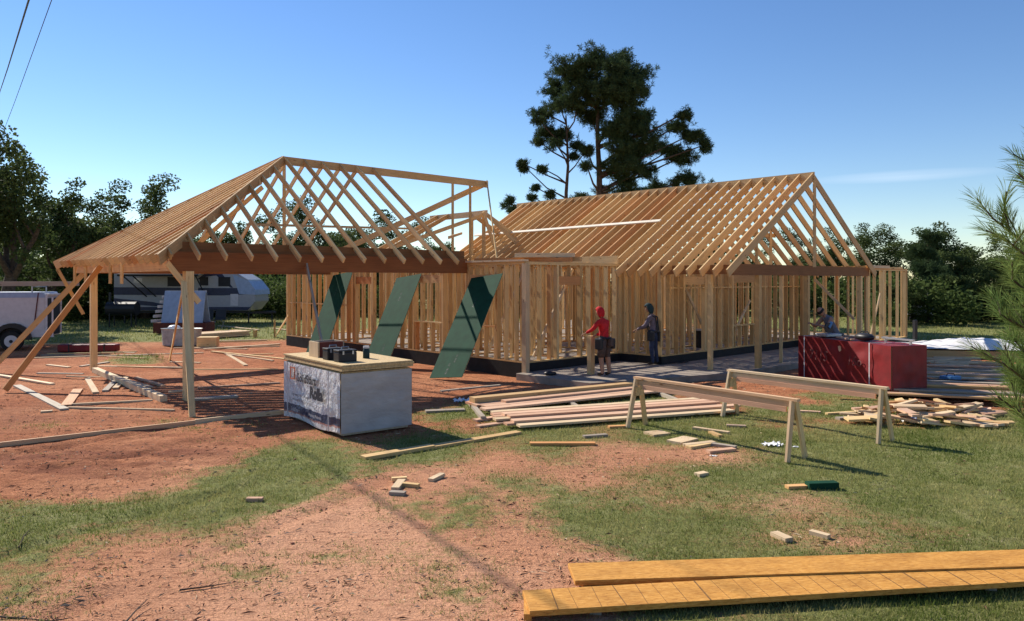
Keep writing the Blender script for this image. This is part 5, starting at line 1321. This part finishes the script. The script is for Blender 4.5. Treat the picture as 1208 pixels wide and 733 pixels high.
for i, (u, vt) in enumerate(((262, 262), (305, 268), (350, 236), (395, 262), (440, 250), (475, 258), (520, 280), (565, 285), (610, 280), (660, 285), (720, 280), (780, 285), (840, 280), (900, 278), (950, 270))):
    put_tree((1, 2, 3)[i % 3], u, 62 + (i % 4) * 4, vt, 'leafy dark tree in the wood seen through the house frame', tg, wide=1.25)
put_tree(3, 1030, 52, 266, 'leafy tree right of the gable peak behind the right wing', rz=1.5, wide=1.2)
put_tree(1, 985, 58, 285, 'lower leafy tree seen through the gable rafters', rz=.2, wide=1.2)
put_tree(1, 1132, 46, 292, 'bushy tree beside the dark evergreen on the right', rz=2.7, wide=1.2)
put_tree(2, 1062, 44, 318, 'low bushy tree left of the dark evergreen', rz=1.2, wide=1.1)
put_tree(2, 1175, 48, 310, 'bushy tree behind the near pine branches', rz=5.1, wide=1.4)
put_tree(1, 1235, 46, 280, 'bushy tree at the right edge behind the near pine', rz=3.3, wide=1.4)
for i, u in enumerate((-120, -20, 60, 140, 205, 330, 1100, 1190, 1290, -70, 25, 100, 172, 240, 285)):
    put_tree((1, 2, 3)[i % 3], u, 78 + (i % 3) * 4, 262 + (i % 3) * 12, 'distant tree filling the gap behind the nearer trees', 'distant trees behind the nearer trees', wide=1.5)
# bushes under the trees
bme = []
for s in range(3):
    r = random.Random(s + 90); cs = [(r.uniform(-1.3, 1.3), r.uniform(-1, 1), r.uniform(.25, 1.5)) for _ in range(16)]
    bme.append(leaf_mesh(cs, [r.uniform(.4, .75) for _ in cs], 560, .075, s + 7, M['bush_leaf'], 'foliage'))
def bush(u, Y, sc, k, label='leafy bush under the trees at the far edge of the lot', group='bushes under the far trees', mb=None):
    o = bpy.data.objects.new('bush', bme[k % 3]); COL.objects.link(o); o.location = ((u - U0) / F * Y, Y, -.1); o.scale = (sc * 1.3, sc, sc); o.rotation_euler.z = random.uniform(0, 6.28); tag(o, label, 'bush', group)
for i in range(30): bush(-90 + 17 * i + random.uniform(-6, 6), random.uniform(50, 58), random.uniform(1.1, 1.9), i)
for i in range(14): bush(-60 + 26 * i + random.uniform(-6, 6), random.uniform(60, 66), random.uniform(2.2, 3.0), i)
for i in range(16): bush(420 + 38 * i + random.uniform(-6, 6), random.uniform(52, 60), random.uniform(1.3, 2.0), i)
for i in range(11): bush(1050 + 25 * i + random.uniform(-10, 10), random.uniform(42, 49), random.choice((.7, 1.0, 1.3, 1.7)), i, 'leafy bush under the trees right of the house', 'bushes under the right trees')

# pines
def needle_mesh(tufts, per, L, w, seed, mat, name, spread=1.0):
    """tufts: (position, axis); thin triangles fanning from the twig end"""
    r = np.random.RandomState(seed); V_, T_ = [], []
    for (p, ax) in tufts:
        ax = np.array(ax); ax = ax / (np.linalg.norm(ax) + 1e-6)
        d = r.randn(per, 3); d /= np.linalg.norm(d, axis=1)[:, None]; d = d * spread + ax; d /= np.linalg.norm(d, axis=1)[:, None]
        l = L * (.7 + .5 * r.rand(per, 1)); s = np.cross(d, r.randn(per, 3)); s /= np.linalg.norm(s, axis=1)[:, None] + 1e-6
        o_ = np.array(p) - ax * (r.rand(per, 1) * L * .9) ; mid = o_ + d * l * .55 ; tip = o_ + d * l + np.array([0, 0, -1]) * l * .10
        V_.append(np.stack([o_ - s * w * .5, mid - s * w * .5, tip, mid + s * w * .5, ], 1).reshape(-1, 3))
        T_.append(np.repeat(np.clip(.5 * r.rand() + .5 * r.rand(per), 0, 1), 4))
    v = np.concatenate(V_); t = np.concatenate(T_)
    return np_mesh(name, v, np.arange(len(v)).reshape(-1, 4), mat, {'rnd': t})
def lobed_pine(label, Y, ubase, lobes, top_v, seed, trunk_r, name='pine_tree', lean=0):
    r = random.Random(seed); k = Y / F
    base = Vector(((ubase - U0) * k, Y, 0)); root = thing(name, label, 'tree', base)
    ztop = CH - (top_v - V0) * k; b = MB()
    tr = [Vector((r.uniform(-.12, .12) + lean * t, r.uniform(-.12, .12), ztop * t)) + base for t in np.linspace(0, .93, 9)]
    b.tube(tr, [trunk_r * (1 - .8 * t) for t in np.linspace(0, 1, 9)], 10, cap=False)
    tufts = []
    for (u, v, rr) in lobes:
        R_ = (rr * .96 + .6) * k; c_ = Vector(((u - U0) * k, Y + r.uniform(-1, 1) * min(2.6, 1.2 + R_), CH - (v + 4 - V0) * k))
        zt = max(2.0, min(ztop * .9, c_.z - r.uniform(.3, 1.6) - .22 * abs(c_.x - base.x))); t = zt / (ztop * .93); i = min(7, int(t * 8)); st = tr[i].lerp(tr[i + 1], t * 8 - i)
        m_ = st.lerp(c_, .5) + Vector((r.uniform(-.2, .2), r.uniform(-.2, .2), -.15 + r.uniform(-.2, .2)))
        b.tube([st, m_, c_], [trunk_r * .28, trunk_r * .18, .03], 6, cap=False)
        for sub_ in range(9):
            so = Vector((r.gauss(0, 1), r.gauss(0, 1), r.gauss(0, .65))) * R_ * .52; so = so if so.length < R_ * 1.0 else so.normalized() * R_; sr = R_ * r.uniform(.36, .75); cc_ = c_ + so
            b.tube([c_ - so * .2, cc_], [.035, .015], 4, cap=False)
            for _ in range(max(5, int(120 * sr ** 2))):
                q = Vector((r.gauss(0, 1), r.gauss(0, 1), r.gauss(0, .55))) * sr * .62
                tufts.append((cc_ + q - base, Vector((r.gauss(0, .5), r.gauss(0, .5), .9)) + so.normalized() * .5))
    b.build('trunk', M['bark'], root, smooth=True)
    o = bpy.data.objects.new('crown', needle_mesh(tufts, 24, .27, .034, seed, M['pine_needle'], 'crown', 1.3)); COL.objects.link(o); o.parent = root
    return root
LB1 = [(668, 72, 18), (700, 62, 20), (728, 60, 20), (750, 75, 17), (656, 86, 14), (690, 92, 22), (725, 95, 24), (752, 90, 12), (700, 122, 15), (735, 122, 20), (748, 148, 22), (720, 148, 17), (768, 118, 9), (727, 180, 19), (750, 172, 18),
       (776, 160, 12), (798, 138, 12), (810, 152, 13), (826, 165, 9), (790, 168, 12), (808, 174, 11), (738, 208, 15), (760, 196, 9), (778, 212, 17), (806, 206, 14), (748, 226, 12), (800, 128, 8), (715, 215, 8), (693, 168, 6), (690, 190, 5), (770, 232, 10), (712, 234, 9)]
LB1 = [(u, 240 + (v - 240) * .925, r_) for u, v, r_ in LB1]
lobed_pine('tall dark pine with broad ragged crown rising behind the house ridge', 45, 705, LB1, 75, 5, .34)
LB2 = [(640, 124, 11), (660, 128, 14), (680, 124, 9), (645, 145, 12), (665, 150, 11), (636, 160, 6), (655, 166, 8), (682, 165, 7), (634, 142, 6), (620, 190, 5), (640, 195, 4), (632, 214, 4), (648, 225, 4), (628, 228, 3), (690, 176, 6), (617, 186, 4), (600, 238, 6), (605, 243, 5), (685, 228, 8), (676, 180, 4)]
lobed_pine('slimmer pine with a sparse dead lower trunk left of the tall pine', 46, 669, LB2, 118, 6, .22)
LB3 = [(1095, 276, 10), (1088, 292, 13), (1104, 295, 13), (1082, 312, 15), (1110, 315, 16), (1095, 330, 18), (1078, 345, 14), (1115, 345, 16), (1095, 362, 18), (1120, 370, 14)]
lobed_pine('dark conical evergreen tree at the right of the house', 47, 1096, LB3, 268, 8, .16, 'evergreen_tree')

# near young pine at the right edge
NP = Vector((5.05, 6.1, 0)); near = thing('young_pine', 'young pine with long bright green needles leaning in at the right edge, near the camera', 'tree', NP)
r = random.Random(4); b = MB(); b.tube([NP + Vector((0, 0, z)) + Vector((.04 * math.sin(z * 2), .03 * math.cos(z), 0)) for z in (-.1, 1, 2, 3, 4.0)], [.07, .06, .05, .035, .012], 9, cap=False)
tufts = []
def pbranch(z, tip, n=5, sub=1):
    st = NP + Vector((0, 0, z)); tip = Vector(tip); m_ = st.lerp(tip, .55) + Vector((0, 0, -.08))
    pts = [st, st.lerp(m_, .5) + Vector((0, 0, .02)), m_, m_.lerp(tip, .6) + Vector((0, 0, .02)), tip]; b.tube(pts, [.022, .018, .014, .010, .007], 6, cap=False)
    for i in range(n):
        t = .45 + .55 * (i + 1) / n; j = min(3, int(t * 4)); q = pts[j].lerp(pts[j + 1], t * 4 - j); d_ = (pts[j + 1] - pts[j]).normalized()
        tufts.append((q - NP, d_ + Vector((0, 0, .25))))
        if sub and r.random() < .75:
            e = q + (d_ * .5 + Vector((r.uniform(-.7, .7), r.uniform(-.7, .7), r.uniform(-.1, .8)))).normalized() * r.uniform(.15, .3)
            b.tube([q, e], [.008, .005], 5, cap=False)
            for s_ in (1.0, .6): tufts.append((q.lerp(e, s_) - NP, (e - q).normalized() + Vector((0, 0, .2))))
PR = lambda u, v, Y: ray(u + (u - 1150) * .15 + 10, v, Y)
for (z, u, v, Y) in ((2.7, 1186, 205, 6.0), (3.1, 1200, 195, 6.3), (2.3, 1160, 258, 6.2), (2.2, 1172, 282, 5.9), (2.0, 1185, 300, 6.4), (1.9, 1180, 330, 6.1), (1.8, 1168, 372, 6.0), (1.7, 1190, 360, 5.8), (1.5, 1178, 395, 6.3), (1.4, 1192, 415, 6.0), (1.2, 1172, 430, 5.9), (1.0, 1185, 450, 6.2),
                     (.8, 1165, 468, 6.1), (.7, 1180, 478, 5.9), (1.9, 1200, 345, 6.5), (1.3, 1205, 395, 5.6), (.9, 1200, 440, 6.4), (1.6, 1215, 380, 6.2), (1.1, 1220, 425, 6.0), (2.6, 1215, 235, 6.2), (.7, 1205, 470, 6.1)):
    pbranch(z, PR(u, v, Y), 6)
for k in range(10):
    a = r.uniform(-1.0, 1.0); z = r.uniform(.6, 3.0); L_ = r.uniform(.5, .9) * (1.2 - z / 5); pbranch(z, NP + Vector((math.cos(a) * L_, math.sin(a) * L_, z + .2)), 5)
b.build('trunk', M['bark'], near, smooth=True)
o = bpy.data.objects.new('needles', needle_mesh(tufts, 44, .175, .0050, 21, M['near_needle'], 'needles', .62)); COL.objects.link(o); o.parent = near
